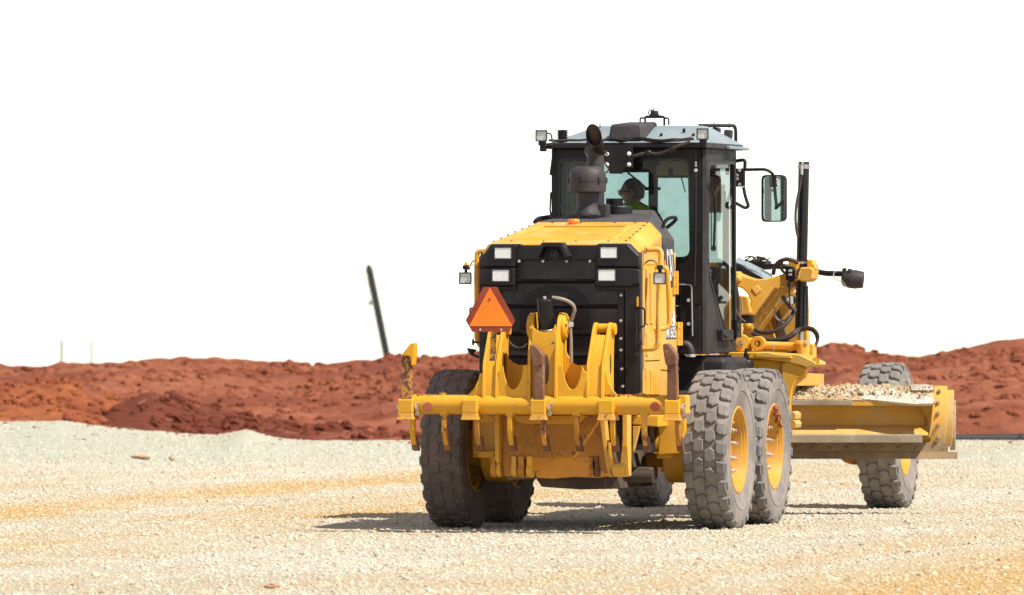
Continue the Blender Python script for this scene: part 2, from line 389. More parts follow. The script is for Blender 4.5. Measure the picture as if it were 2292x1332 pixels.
def grid_obj(name, xs, ys, zf, mat, smooth=True):
    X, Y = np.meshgrid(xs, ys); Z = zf(X, Y); nx, ny = len(xs), len(ys)
    co = np.stack([X, Y, Z], -1).reshape(-1, 3)
    i = np.arange(ny - 1)[:, None] * nx + np.arange(nx - 1)[None, :]
    fs = np.stack([i, i + 1, i + nx + 1, i + nx], -1).reshape(-1, 4)
    me = bpy.data.meshes.new(name); me.vertices.add(len(co)); me.vertices.foreach_set('co', co.ravel())
    me.loops.add(len(fs) * 4); me.loops.foreach_set('vertex_index', fs.ravel().astype(np.int32))
    me.polygons.add(len(fs)); me.polygons.foreach_set('loop_start', np.arange(0, len(fs) * 4, 4, dtype=np.int32))
    me.update(calc_edges=True)
    if smooth: me.shade_smooth()
    me.materials.append(MATS[mat]); o = bpy.data.objects.new(name, me); C.objects.link(o); return o

# ------------------------------------------------------------------ the land
def ridge(x, tab):
    return np.interp(x, [t[0] for t in tab], [t[1] for t in tab])
# low gravel ridge along the far edge of the pad, higher as a heap at the left (x, height)
RID = [(-30, .2), (-12, .34), (-6.54,0.334),(-5.68,0.328),(-5.11,0.260),(-4.66,0.214),(-4.26,0.174),(-3.80,0.151),(-3.54,0.197),(-3.40,0.237),(-3.23,0.185),(-3.00,0.117),(-2.55,0.088),(-1.40,0.083),(0.31,0.071),(3.16,0.060),(5.73,0.088),(6.54,0.094), (12, .08), (30, .1)]
def ground_z(x, y):
    base = np.where(y > 150, -(y - 150) ** 2 / (y - 150 + 60) * 0.0112, 0.0)
    s = x - 0.25 * (y - 73.0)
    d = 0.012 * fbm(s * 0.45, y * 0.04, 3, 3) + 0.010 * (vnoise(x * 1.1, y * 0.7, 5) - 0.5) + 0.012 * (vnoise(x * 4.0, y * 2.6, 6) - 0.5)
    near = np.exp(-(((x - 1.5) / 4) ** 2 + ((y - 76) / 6) ** 2))
    d = d * (1 - 0.75 * near)
    win = np.exp(-((s + 1.9) / 0.35) ** 2) * 0.035 * (y < 100) + np.exp(-((s + 3.4) / 0.25) ** 2) * 0.025 * (y < 100) + np.exp(-((s - 5.2) / 0.3) ** 2) * 0.03 * (y < 75)
    win = win * (0.5 + vnoise(s * 3, y * 1.3, 9)) * (1 - near)
    r = ridge(x, RID) * (0.92 + 0.10 * vnoise(x * 3.1, y * 1.9, 11) + .06 * vnoise(x * 8.1, y * 4.9, 12))
    dy = y - 109.0
    r = r * np.where(dy < 0, np.exp(-(dy / 5.0) ** 2), np.exp(-(dy / 2.2) ** 2))
    return base + d + win + r
xs = np.concatenate([np.linspace(-2500, -60, 14), np.linspace(-50, -10.5, 28), np.arange(-10, 10.01, 0.10), np.linspace(10.5, 50, 28), np.linspace(60, 2500, 14)])
ys = np.concatenate([np.linspace(-300, 20, 8), np.linspace(28, 52, 14), np.arange(53, 116, 0.16), np.linspace(117, 200, 40), np.geomspace(210, 6000, 26)])
ground = grid_obj('ground', xs, ys, ground_z, 'gravel_ground'); ground['kind'] = 'structure'

# loose stones lying on the pad
def rock_nodes(ng, N, L, seed, amp):
    ico = N('GeometryNodeMeshIcoSphere'); ico.inputs['Radius'].default_value = 1.0; ico.inputs['Subdivisions'].default_value = 2
    pos = N('GeometryNodeInputPosition'); add = N('ShaderNodeVectorMath'); add.operation = 'ADD'; add.inputs[1].default_value = (seed * 7.3, seed * 3.1, seed)
    L(pos.outputs[0], add.inputs[0])
    no = N('ShaderNodeTexNoise'); no.inputs['Scale'].default_value = 0.9; no.inputs['Detail'].default_value = 2.0; L(add.outputs[0], no.inputs['Vector'])
    sb = N('ShaderNodeVectorMath'); sb.operation = 'SUBTRACT'; sb.inputs[1].default_value = (.5, .5, .5); L(no.outputs['Color'], sb.inputs[0])
    sc_ = N('ShaderNodeVectorMath'); sc_.operation = 'SCALE'; sc_.inputs['Scale'].default_value = amp; L(sb.outputs[0], sc_.inputs[0])
    sp = N('GeometryNodeSetPosition'); L(ico.outputs[0], sp.inputs['Geometry']); L(sc_.outputs[0], sp.inputs['Offset'])
    tr = N('GeometryNodeTransform'); tr.inputs['Scale'].default_value = (1, 0.85, 0.66); L(sp.outputs[0], tr.inputs[0])
    return tr.outputs[0]
def scatter(o, density, smin, smax, power, mat, seed, patch=None, amp=1.5):
    ng = bpy.data.node_groups.new('scatter_' + o.name, 'GeometryNodeTree')
    ng.interface.new_socket('Geometry', in_out='INPUT', socket_type='NodeSocketGeometry')
    ng.interface.new_socket('Geometry', in_out='OUTPUT', socket_type='NodeSocketGeometry')
    N = lambda t: ng.nodes.new(t); L = lambda a, b: ng.links.new(a, b)
    gi = N('NodeGroupInput'); go = N('NodeGroupOutput')
    dp = N('GeometryNodeDistributePointsOnFaces'); dp.inputs['Density'].default_value = density; dp.inputs['Seed'].default_value = seed
    L(gi.outputs[0], dp.inputs['Mesh'])
    if patch:   # stones lie thick in some places and thin in others
        po = N('GeometryNodeInputPosition'); pn = N('ShaderNodeTexNoise'); pn.inputs['Scale'].default_value = patch[0]; pn.inputs['Detail'].default_value = 3.0; L(po.outputs[0], pn.inputs['Vector'])
        mr = N('ShaderNodeMapRange'); mr.inputs[1].default_value = patch[1]; mr.inputs[2].default_value = patch[2]; mr.inputs[3].default_value = density * patch[3]; mr.inputs[4].default_value = density
        L(pn.outputs[0], mr.inputs[0]); L(mr.outputs[0], dp.inputs['Density'])
    g2i = N('GeometryNodeGeometryToInstance')
    for k in range(4): L(rock_nodes(ng, N, L, k + seed, amp), g2i.inputs[0])
    iop = N('GeometryNodeInstanceOnPoints'); L(dp.outputs[0], iop.inputs['Points']); L(g2i.outputs[0], iop.inputs['Instance'])
    iop.inputs['Pick Instance'].default_value = True
    r1 = N('FunctionNodeRandomValue'); r1.data_type = 'FLOAT'; r1.inputs[8].default_value = seed + 3
    pw = N('ShaderNodeMath'); pw.operation = 'POWER'; L(r1.outputs[1], pw.inputs[0]); pw.inputs[1].default_value = power
    ma = N('ShaderNodeMath'); ma.operation = 'MULTIPLY_ADD'; L(pw.outputs[0], ma.inputs[0]); ma.inputs[1].default_value = smax - smin; ma.inputs[2].default_value = smin
    L(ma.outputs[0], iop.inputs['Scale'])
    r2 = N('FunctionNodeRandomValue'); r2.data_type = 'FLOAT_VECTOR'; r2.inputs[0].default_value = (-.5, -.5, 0); r2.inputs[1].default_value = (.5, .5, 6.28)
    L(r2.outputs[0], iop.inputs['Rotation'])
    sm = N('GeometryNodeSetMaterial'); sm.inputs['Material'].default_value = MATS[mat]
    L(iop.outputs[0], sm.inputs[0]); L(sm.outputs[0], go.inputs[0])
    o.modifiers.new('stones', 'NODES').node_group = ng
def strip_obj(name, y0, y1, step, zf, mat, margin):
    ys_ = np.arange(y0, y1, step); n = 90; vs_ = []; fs = []
    for y in ys_:
        h = y * 1146 / 19100 + margin
        x = np.linspace(-h, h, n); z = zf(x, np.full(n, y)); vs_ += [(a, y, b - 0.003) for a, b in zip(x, z)]
    for j in range(len(ys_) - 1):
        fs += [(j * n + i, j * n + i + 1, (j + 1) * n + i + 1, (j + 1) * n + i) for i in range(n - 1)]
    me = bpy.data.meshes.new(name); me.from_pydata(vs_, [], fs); me.materials.append(MATS[mat])
    o = bpy.data.objects.new(name, me); C.objects.link(o); return o
gv = strip_obj('gravel', 55.5, 113.0, 0.4, ground_z, 'gravel_stone', 1.6)
scatter(gv, 300.0, 0.0055, 0.0215, 2.0, 'gravel_stone', 1, (.5, .35, .6, .55))
gv['kind'] = 'stuff'; tag(gv, 'pale cream and ochre loose gravel covering the work pad', 'gravel')
gs = strip_obj('gravel_stones', 55.5, 108.0, 0.4, ground_z, 'gravel_stone', 1.6)
scatter(gs, 12.0, 0.014, 0.040, 2.8, 'gravel_stone', 5, (.45, .42, .62, .12))
gs['kind'] = 'stuff'; tag(gs, 'larger single stones strewn over the pale gravel', 'stones')

# red crumbs spilled from the bank over the far edge of the gravel
rc = strip_obj('earth_crumbs', 106.5, 113.5, 0.4, ground_z, 'red_earth', 2.0); scatter(rc, 16.0, .008, .04, 3.0, 'red_earth', 33, (.5, .5, .66, .02))
rc['kind'] = 'stuff'; tag(rc, 'red crumbs spilled over the far edge of the gravel', 'crumbs')
# the red earth bank behind
YC = 150.0
CREST = [(-40, .75), (-20, .68), (-9.00,0.596),(-8.21,0.604),(-7.43,0.635),(-6.64,0.674),(-6.09,0.714),(-5.47,0.682),(-4.92,0.714),(-4.29,0.659),(-3.97,0.666),(-3.35,0.651),(-2.72,0.714),(-2.32,0.784),(-2.09,0.847),(-1.70,0.831),(-1.30,0.808),(-0.91,0.831),(-0.64,0.871),(0.42,0.808),(2.78,0.808),(5.29,0.871),(5.61,0.949),(5.92,0.965),(6.39,0.808),(6.79,0.784),(7.18,0.784),(7.65,0.839),(8.28,0.933),(9.00,0.996), (12, .95), (40, 1.0)]
def bank_z(x, y):
    k = np.interp(y, [112, 114, 122, 150, 156, 175, 200], [-.25, 0, .20, 1.0, .97, -.3, -1.6])
    xc = x * (YC / np.maximum(y, 100))
    zc = ridge(xc, CREST)
    z = zc * np.where(k > 0, k, k * 1.0)
    right = np.clip((x - 4.0) / 2.5, 0, 1)
    # at the right the face stands steeper and nearer
    k2 = np.interp(y, [112, 115, 119, 126, 150], [-.25, 0.0, .48, .78, 1.0])
    z = z * (1 - right * (y < 150)) + right * (y < 150) * np.where(k2 > 0, zc * k2, k2)
    f = np.clip((y - 113) / 4, 0, 1) * np.clip((180 - y) / 20, 0, 1)
    lump = 0.22 * (vnoise(x * 0.55 + 9, y * 0.16, 21) - .5) + 0.13 * (vnoise(x * 1.4, y * 0.45, 22) - .5) + 0.10 * (vnoise(x * 3.3, y * 1.3, 23) - .5) + 0.08 * (vnoise(x * 7.5, y * 3.3, 24) - .5)
    at_crest = np.exp(-((y - 150) / 9) ** 2)
    return z + f * lump * (1 - 0.55 * at_crest) + f * at_crest * 0.10 * (vnoise(x * 2.6, y * .8, 27) ** 3)
bank = grid_obj('red_earth_bank', np.arange(-24, 24.01, 0.11), np.concatenate([np.arange(112, 158, 0.22), np.linspace(158, 200, 24)]), bank_z, 'red_earth'); bank['kind'] = 'structure'
# a darker heap of fresh red earth in front of the bank, and a paler orange one beside it
def heap_z(tab, yc, y0, y1, seed, rough):
    def f(x, y):
        h = ridge(x, tab); t = np.where(y < yc, np.clip((y - y0) / (yc - y0), 0, 1), np.clip((y1 - y) / (y1 - yc), 0, 1))
        n = (vnoise(x * 1.7, y * 0.9, seed) - .5) * 0.5 + (vnoise(x * 4.4, y * 2.2, seed + 1) - .5) * 0.35 + (vnoise(x * 9, y * 4, seed + 2) - .5) * .25
        return h * (t ** 0.8) + n * rough * (t > 0) - 0.25 * (t <= 0)
    return f
H1 = [(-7.5, .0), (-6.15,0.152),(-5.78,0.276),(-5.47,0.400),(-5.16,0.535),(-5.01,0.585),(-4.73,0.511),(-4.36,0.443),(-3.99,0.369),(-3.62,0.264),(-3.25,0.183),(-2.76,0.103),(-2.14,0.054),(-0.90,-0.002), (1, -.1)]
hp = grid_obj('red_earth_heap', np.arange(-6.4, 0.01, 0.07), np.arange(113.5, 124, 0.14), heap_z(H1, 118, 113.6, 124, 31, 0.17), 'red_earth_dark'); hp['kind'] = 'structure'
H2 = [(-14, .3), (-7.64,0.572),(-7.14,0.635),(-6.77,0.709),(-6.21,0.747),(-5.89,0.635),(-5.58,0.510),(-5.33,0.354),(-5.08,0.167),(-4.77,-0.020), (-3.0, -.15)]
hp2 = grid_obj('orange_earth_heap', np.arange(-13, -4.2, 0.08), np.arange(114, 125, 0.16), heap_z(H2, 119, 114.1, 125, 41, 0.26), 'orange_earth'); hp2['kind'] = 'structure'
# clods lying on the bank
cl = strip_obj('earth_clods', 115.5, 151.0, 0.5, lambda x, y: bank_z(x, y) + 0.0, 'red_earth', 3.0)
scatter(cl, 30.0, 0.012, 0.13, 3.4, 'red_earth', 9, (.30, .44, .62, .06))
for nm, x0, x1, y0, y1, zf_, mt, sd, dn, lb in (('earth_clods', -6.2, -.4, 114, 121, heap_z(H1, 118, 113.6, 124, 31, 0.17), 'red_earth_dark', 21, 40, 'dark red crumbs covering the low heap in front of the bank at left'),
        ('earth_clods', -9.5, -4.4, 114.4, 121, heap_z(H2, 119, 114.1, 125, 41, 0.26), 'orange_earth', 23, 60, 'orange lumps and stones on the heap at the left edge'),
        ('earth_clods', -11, 11, 147.5, 151, bank_z, 'red_earth_dark', 25, 7, 'dark red lumps breaking the skyline along the crest of the bank')):
    g_ = grid_obj(nm, np.linspace(x0, x1, 60), np.linspace(y0, y1, 30), zf_, mt); scatter(g_, dn, .015, .12 if sd < 25 else .13, 3.0, mt, sd, (.8, .42, .6, .1)); g_['kind'] = 'stuff'; tag(g_, lb, 'clods')
cl['kind'] = 'stuff'; tag(cl, 'crumbled red clods lying all over the earth bank', 'clods')

def rocky(name, c, r, mat, seed, sq=(1, .8, .65)):
    bm = bmesh.new(); bmesh.ops.create_icosphere(bm, subdivisions=3, radius=1.0)
    rs = random.Random(seed); dirs = [Vector((rs.uniform(-1, 1), rs.uniform(-1, 1), rs.uniform(-1, 1))).normalized() for _ in range(9)]
    for v in bm.verts:
        d = v.co.normalized(); k = 1.0
        for i, q in enumerate(dirs): k -= max(0, d.dot(q) - 0.55) * (0.5 + 0.06 * i)
        k += 0.06 * math.sin(9 * d.x + seed) * math.sin(8 * d.z + seed)
        v.co = Vector((d.x * sq[0], d.y * sq[1], d.z * sq[2])) * k * r
    me = bpy.data.meshes.new(name); bm.to_mesh(me); bm.free(); me.materials.append(MATS[mat])
    o = bpy.data.objects.new(name, me); o.location = c; C.objects.link(o); return o
for nm, px, r, sq, m, lb, ct in (
        ('earth_clod', (-4.398,100.832), .075, (1.7, 1, .5), 'tan_rock', 'wide flat tan brown clod on gravel left of centre, beside a smaller round one', 'clod'),
        ('earth_clod', (-4.008,100.323), .045, (1, 1, .8), 'tan_rock', 'small round tan brown clod on gravel, right of a wider flat clod', 'clod'),
        ('rock', (-1.649,58.424), .048, (1.3, 1, .6), 'tan_rock', 'flat tan rock at the very bottom of the picture, left of the machine', 'rock'),
        ('rock', (-1.040,65.342), .042, (.8, 1, 1.1), 'gravel_stone', 'upright pale tan rock on gravel in front of the left rear wheel', 'rock')):
    gz = float(ground_z(np.array([px[0]]), np.array([px[1]]))[0])
    tag(rocky(nm, (px[0], px[1], gz + r * sq[2] * 0.6), r, m, int(px[1] * 10), sq), lb, ct)
# clods that stand out on the skyline of the bank
for k, (p, r, lb) in enumerate((((-2.152,150.000,0.831), .13, 'red clod on the skyline at the foot of the dark leaning boom'), ((-3.966,150.000,0.627), .07, 'small dark red clod alone on the skyline of the bank left of the leaning boom'),
                ((5.584,150.000,0.996), .10, 'narrow red clod on the skyline just right of the black lift cylinder'), ((5.882,150.000,0.957), .15, 'broad red lump on the skyline above the blade, right of a narrower clod'))):
    tag(rocky('earth_clod', (p[0], p[1], p[2]), r, 'red_earth_dark', 50 + k, (1, 1, .8)), lb, 'clod')

# a dark boom leaning up from behind the bank, far off
def far_boom():
    b = B(); a = Vector((-4.641,320.000,-0.835)); t = Vector((-5.361,320.000,2.700)); d = (t - a).normalized(); u = Vector((1, 0, 0)); u = (u - d * u.dot(d)).normalized(); w = d.cross(u)
    L = (t - a).length; hw = .10
    root = bpy.data.objects.new('leaning_boom', None); C.objects.link(root); root.location = a
    def P(s, i, j, k=1.0): return d * s + u * (i * hw * k) + w * (j * hw * k)
    for i, j in ((-1, -1), (1, -1), (1, 1), (-1, 1)):
        c = B(); c.tube([P(-1.2, i, j), P(L * .8, i, j), P(L, i * .7, j * .7)], .045, 6); c.build('chord', 'pole_dark', root)
    core = B(); core.obox(d * (L / 2), (.13, .13, L), d.to_track_quat('Z', 'Y')); core.build('mast', 'pole_dark', root)
    br = B(); n = 26
    for q in range(n):
        s0 = L * q / n; s1 = L * (q + 1) / n; sg = 1 if q % 2 else -1
        for j in (-1, 1):
            br.tube([P(s0, -sg, j), P(s1, sg, j)], .05, 5); br.tube([P(s0, j, -sg), P(s1, j, sg)], .05, 5)
    br.build('lattice', 'pole_dark', root)
    hd = B(); hd.obox(P(L, 0, 0), (.24, .2, .3), d.to_track_quat('Z', 'Y')); hd.build('boom_head', 'pole_dark', root, .02)
    hk = B(); q = Vector((-5.328,320.000,1.410)) - a; hk.tube([P(L, -1, 0), q], .006, 5); hk.build('hoist_line', 'pole_pale', root)
    h2 = B(); h2.lathe([(0, .09), (.06, .05), (.07, -.05), (.03, -.1), (0, -.11)], q, (0, 0, 1), 10); h2.build('hook_block', 'pole_dark', root)
    tag(root, 'dark lattice boom leaning up from behind the red bank', 'boom')
far_boom()
for x, w, lb in ((138, .17, 'faint grey pole far behind the bank, the left of two near the left edge'), (205, .14, 'faint grey pole far behind the bank, the thinner right one of two near left edge')):
    p = Vector((0, 0, 0)); base = (x - 1146) / 19100 * 900
    root = bpy.data.objects.new('utility_pole', None); root.location = (base, 900, -9); C.objects.link(root)
    b = B(); b.cyl((0, 0, -4), (0, 0, 5.35), w * 1.2, w, 8); b.build('shaft', 'pole_pale', root)
    b = B(); b.box(-.22, .22, -.03, .03, 4.9, 4.95); b.build('crossarm', 'pole_pale', root)
    tag(root, lb, 'pole', 'far utility poles')
# black pipe along the foot of the bank at the right
b = B(); b.cyl((5.9, 113.6, .02), (16, 114.2, .03), .075, None, 16)
for k in range(5): b.lathe([(.075, -.06), (.082, -.05), (.082, .05), (.075, .06)], (6.8 + 2.2 * k, 113.65 + .13 * k, .022), (10.1, .6, .01), 16)
tag(b.build('drain_pipe', 'pipe_black'), 'long black pipe lying along the foot of the red bank at right', 'pipe')

# ================================================================== the motor grader
# local axes: x to the machine's right, y the way it drives, z up; origin on the ground between the rearmost wheels
PSI = rad(13.5); OX, OY = 0.6608, 73.1685
grader = bpy.data.objects.new('motor_grader', None); C.objects.link(grader)
grader.location = (OX, OY, 0); grader.rotation_euler = (0, 0, -PSI); grader.empty_display_size = 0.5
tag(grader, 'yellow and black motor grader with a ripper and orange triangle at its rear', 'grader')
G = grader

# ------------------------------------------------------------------ wheels
def tyre_mesh(R=.685, lift=.012, rows=25):
    b = B()
    half = [(.352, .150), (.372, .158), (.40, .166), (.455, .182), (.500, .188), (.504, .193), (.514, .194), (.519, .190), (.565, .189), (.605, .184), (.628, .178), (.642 + lift * .4, .170), (.650 + lift, .152), (.655 + lift, .08), (.656 + lift, 0)]
    prof = half + [(r, -a) for r, a in half[::-1][1:]]
    b.cur = 1; b.lathe(prof, (0, 0, 0), (1, 0, 0), 72); b.cur = 0
    crown = lambda a: R - 0.010 * (a / .17) ** 2
    def P(a, t, r): return (a, r * math.sin(t), r * math.cos(t))
    dt = 2 * PI / rows; k = 1.0 / R
    def block(poly, t0, top, inset=.010, base=.640):
        n = len(poly); ca = sum(p[0] for p in poly) / n; ct = sum(p[1] for p in poly) / n
        vs_ = [P(a, t0 + c * k, base) for a, c in poly]
        q = [(a + (ca - a) * .06, c + (ct - c) * .06) for a, c in poly]
        vs_ += [P(a, t0 + c * k, crown(a) + top - .008) for a, c in q]
        q = [(a + (ca - a) * .22, c + (ct - c) * .22) for a, c in poly]
        vs_ += [P(a, t0 + c * k, crown(a) + top) for a, c in q]
        fs = [tuple(range(2 * n, 3 * n))]
        for j in (0, n): fs += [(j + i, j + (i + 1) % n, j + n + (i + 1) % n, j + n + i) for i in range(n)]
        b.mesh(vs_, fs)
    rs = random.Random(3)
    for i in range(rows):
        t = i * dt; p = dt * R
        for sgn in (1, -1):
            off = 0 if sgn > 0 else .5 * p
            # shoulder lug, running out over the edge of the tread
            lug = [(.100, -.034), (.130, -.060), (.178, -.062), (.178, .046), (.142, .052), (.102, .062)]
            block([(sgn * a, c + off + .02) for a, c in lug], t, -.001)
            wall = [P(sgn * .168, t + (c + off + .02) * k, r) for c, r in ((-.046, .660), (.034, .660), (.026, .600), (-.036, .600))]
            wall2 = [P(sgn * .190, t + (c + off + .02) * k, r) for c, r in ((-.044, .650), (.032, .650), (.024, .606), (-.034, .606))]
            b.hexa(wall + wall2)
            # centre block: slanted, six-sided
            cen = [(.004, -.062), (.050, -.084), (.098, -.056), (.096, .030), (.050, .058), (.002, .040)]
            block([(sgn * a, c + off - .03 + .006 * rs.uniform(-1, 1)) for a, c in cen], t, 0)
    return b
def wheel_at(name, u, v, sgn, tmat, steer=0, lean=0, mud=False, phase=0.0, label=None):
    """hub disc as the wheel itself, with tyre, rim and wheel nuts under it; sgn = +1 when the outside faces right"""
    w = B(); f = sgn
    w.lathe([(0.0, .085 * f), (.10, .085 * f), (.115, .05 * f), (.12, .035 * f), (.28, .03 * f), (.285, .005 * f), (0, -.01 * f)], (0, 0, 0), (1, 0, 0), 28)
    o = w.build(name, 'yellow', G); o.location = (u, v, .672); o.rotation_euler = (0, lean, steer); o['_c'] = [0, 0, 0]
    if label: o['label'] = label
    if 'tyre' + tmat not in PROTO:
        PROTO['tyre' + tmat] = tyre_mesh(lift=.016 if tmat == 'tyre_shaded' else .002).build('tyre', [tmat, 'tyre_side' if tmat == 'tyre' else tmat], o, ang=28); t = PROTO['tyre' + tmat]
    else:
        t = PROTO['tyre' + tmat].copy(); C.objects.link(t); t.parent = o
    t.location = (0, 0, 0); t.rotation_euler = (phase, 0, 0)
    r = B()
    r.lathe([(.372, .140 * f), (.378, .160 * f), (.366, .166 * f), (.352, .160 * f), (.346, .146 * f), (.338, .142 * f), (.330, .122 * f), (.322, .118 * f), (.312, .09 * f), (.300, .035 * f), (.285, .03 * f),
             (.27, .025 * f), (.285, .0 * f), (.318, -.03 * f), (.325, -.13 * f), (.372, -.145 * f), (.374, -.16 * f), (.36, -.165 * f)], (0, 0, 0), (1, 0, 0), 48)
    r.build('rim', 'rim_yellow', o, ang=25)
    n = B()
    for k in range(12):
        a = 2 * PI * k / 12 + .2; p = Vector((.03 * f, .245 * math.cos(a), .245 * math.sin(a))); n.cyl(p, p + Vector((.05 * f, 0, 0)), .024, .022, 6); n.cyl(p + Vector((.05 * f, 0, 0)), p + Vector((.075 * f, 0, 0)), .012, .012, 6)
    n.build('wheel_nuts', 'galv', o, kind='stuff')
    if mud:
        m = B(); rs = random.Random(5)
        for k in range(170):
            a = PI / 2 + rs.gauss(-.1, .6); rr = .335 + rs.uniform(-.012, .028); p = Vector((f * rs.uniform(.10, .165), rr * math.cos(a), rr * math.sin(a)))
            q = rs.uniform(.35, .95); m.lathe([(0, -.016 * q), (.016 * q, -.008 * q), (.02 * q, .004 * q), (.011 * q, .014 * q), (0, .017 * q)], p, (rs.uniform(-1, 1), rs.uniform(-1, 1), rs.uniform(-1, 1)), 6)
        m.build('mud', 'red_mud', o, ang=10, kind='stuff')
    return o
PROTO = {}
wheel_at('wheel', 1.15, 0, 1, 'tyre', phase=.05, label='dusty rear wheel at the right of the machine')
wheel_at('wheel', 1.15, 1.50, 1, 'tyre', mud=True, phase=.12, label='wheel with red mud on its rim, just ahead of the right rear one')
wheel_at('wheel', -1.15, 0, -1, 'tyre_shaded', phase=.1, label='dark rear wheel in shade at the left of the machine')
wheel_at('wheel', -1.15, 1.50, -1, 'tyre_shaded', phase=.02)
wheel_at('wheel', 1.244, 7.0, 1, 'tyre', steer=rad(1.5), lean=rad(-2), phase=.08, label='front wheel on the right, behind the blade')
wheel_at('wheel', -1.09, 7.0, -1, 'tyre', steer=rad(1.5), lean=rad(-2), phase=.2)

# tandem cases between each pair of rear wheels
for sg in (1, -1):
    b = B(); ring = []
    for k in range(13): a = PI / 2 + PI * k / 12; ring.append((-.0 + .30 * math.cos(a), .68 + .29 * math.sin(a)))
    for k in range(13): a = -PI / 2 + PI * k / 12; ring.append((1.50 + .30 * math.cos(a), .68 + .29 * math.sin(a)))
    b.side(ring, sg * .70, sg * .90); o = b.build('tandem_case', 'yellow', G, .02)
    for v in (0, 1.5): h = B(); h.cyl((sg * .88, v, .68), (sg * 1.13, v, .68), .17, .15, 20); h.build('axle_stub', 'yellow', o)
    # guard with a step on the rear end of the case
    g = B(); v = -.40
    g.box(*((.700, .935) if sg > 0 else (-.935, -.700)), v - .0, v + .14, .60, 1.00); g.build('case_guard', 'yellow', o, .012)
    s = B(); u0, u1 = (.68, .88) if sg > 0 else (-.88, -.68)
    s.box(u0, u1, v - .12, v + .01, .645, .657); s.box(u0 + .03, u1 - .03, v - .122, v - .112, .605, .645)
    for k in range(4): x = u0 + .05 + k * .035; s.cyl((x, v - .115, .632), (x, v - .126, .632), .008, .008, 8)
    s.build('step', 'yellow_worn', o, .003)

# ------------------------------------------------------------------ rear frame, axle and belly
b = B(); b.box(-.46, .46, -1.05, 3.4, .62, 1.02); b.box(-.66, .66, -1.05, 1.9, 1.02, 1.16); b.build('rear_frame', 'dusty_black', G, .02)
b = B(); b.cyl((-.72, .75, .70), (.72, .75, .70), .20, None, 24); b.lathe([(0, -.35), (.30, -.3), (.34, 0), (.30, .3), (0, .35)], (0, .75, .68), (1, 0, 0), 24); b.build('rear_axle', 'yellow', G)
b = B(); b.prism([(-0.252,-1.100,0.667),(0.461,-1.100,0.670),(0.507,-1.100,0.459),(0.538,-1.100,0.362),(0.182,-1.100,0.352),(-0.159,-1.100,0.373),(-0.221,-1.100,0.463)], (0, 1.2, 0)); b.build('belly_pan', 'grime', G, .01)
b = B(); b.prism([(-0.202,-1.180,0.639),(0.463,-1.180,0.642),(0.463,-1.180,0.469),(0.355,-1.180,0.453),(0.143,-1.180,0.459),(-0.051,-1.180,0.443),(-0.187,-1.180,0.450)], (0, .06, 0)); b.build('belly_guard', 'brown_shaded_paint', G, .006)
b = B(); b.box(-0.481,0.348,-1.150,-0.150,0.712,0.999); b.build('rear_crossmember', 'yellow', G, .015)
if True:
    b = B(); b.cyl((0.423,-0.800,0.460), (0.741,-0.800,0.462), .055, None, 16); b.build('drive_housing', 'grime', G)
    b = B(); b.box(0.540,0.718,-0.800,-0.500,0.430,0.537); b.build('drive_bracket', 'grime', G, .02)

# ------------------------------------------------------------------ engine enclosure
# body under the hood
HW = .70
b = B()
b.side([(-1.20, 1.02), (-1.20, 2.30), (.44, 2.36), (.40, 1.50), (.46, 1.02)], -.64, .665); b.build('engine_body', 'yellow', G, .01)
# yellow hood top with chamfered sides
b = B()
rear = [(-.665, -1.22, 2.20), (-.665, -1.22, 2.325), (-.59, -1.22, 2.432), (.605, -1.22, 2.432), (.705, -1.22, 2.325), (.705, -1.22, 2.20)]
frnt = [(-.60, .18, 2.20), (-.60, .18, 2.515), (-.497, .18, 2.622), (.497, .18, 2.622), (.60, .18, 2.515), (.60, .18, 2.20)]
vs_ = rear + frnt; n = 6
b.mesh(vs_, [(0, 1, 2, 3, 4, 5), (11, 10, 9, 8, 7, 6)] + [(i, i + 6, (i + 1) % 6 + 6, (i + 1) % 6) for i in range(6)])
hood = b.build('hood', 'yellow_clean', G, .018, seg=3)
def hoodz(u, v): return 2.432 + (v + 1.22) / 1.40 * .190
# raised rim round the panel sunk into the hood top
def hood_pt(u, v, dz=0): return Vector((u, v, hoodz(u, v) + dz))
b = B()
fr = [(-.46, -.98), (.46, -.98), (.40, -.12), (-.40, -.12)]; inn = [(-.415, -.94), (.415, -.94), (.365, -.17), (-.365, -.17)]
vs_ = [hood_pt(u, v, -.002) for u, v in fr] + [hood_pt(u, v, .016) for u, v in [(-.445, -.965), (.445, -.965), (.388, -.135), (-.388, -.135)]] + [hood_pt(u, v, .016) for u, v in inn] + [hood_pt(u * .985, v, .002) for u, v in inn]
fs = []
for j in (0, 4, 8): fs += [(j + i, j + (i + 1) % 4, j + 4 + (i + 1) % 4, j + 4 + i) for i in range(4)]
b.mesh(vs_, fs); b.build('panel_rim', 'yellow_clean', hood, .004)
b = B(); up = (0, -.13, 1)
for k in range(7):
    t = k / 6
    for sg in (1, -1): b.bolt(hood_pt(sg * (.575 - .085 * t), -1.10 + 1.2 * t, -.001), up, .011, .010)
for u in (-.42, -.14, .14, .42): b.bolt(hood_pt(u, -1.10, -.001), up, .010, .009)
for u in (-.35, -.1, .2, .38): b.bolt(hood_pt(u, .12, -.001), up, .012, .012)
b.build('hood_bolts', 'dark_steel', hood, kind='stuff')
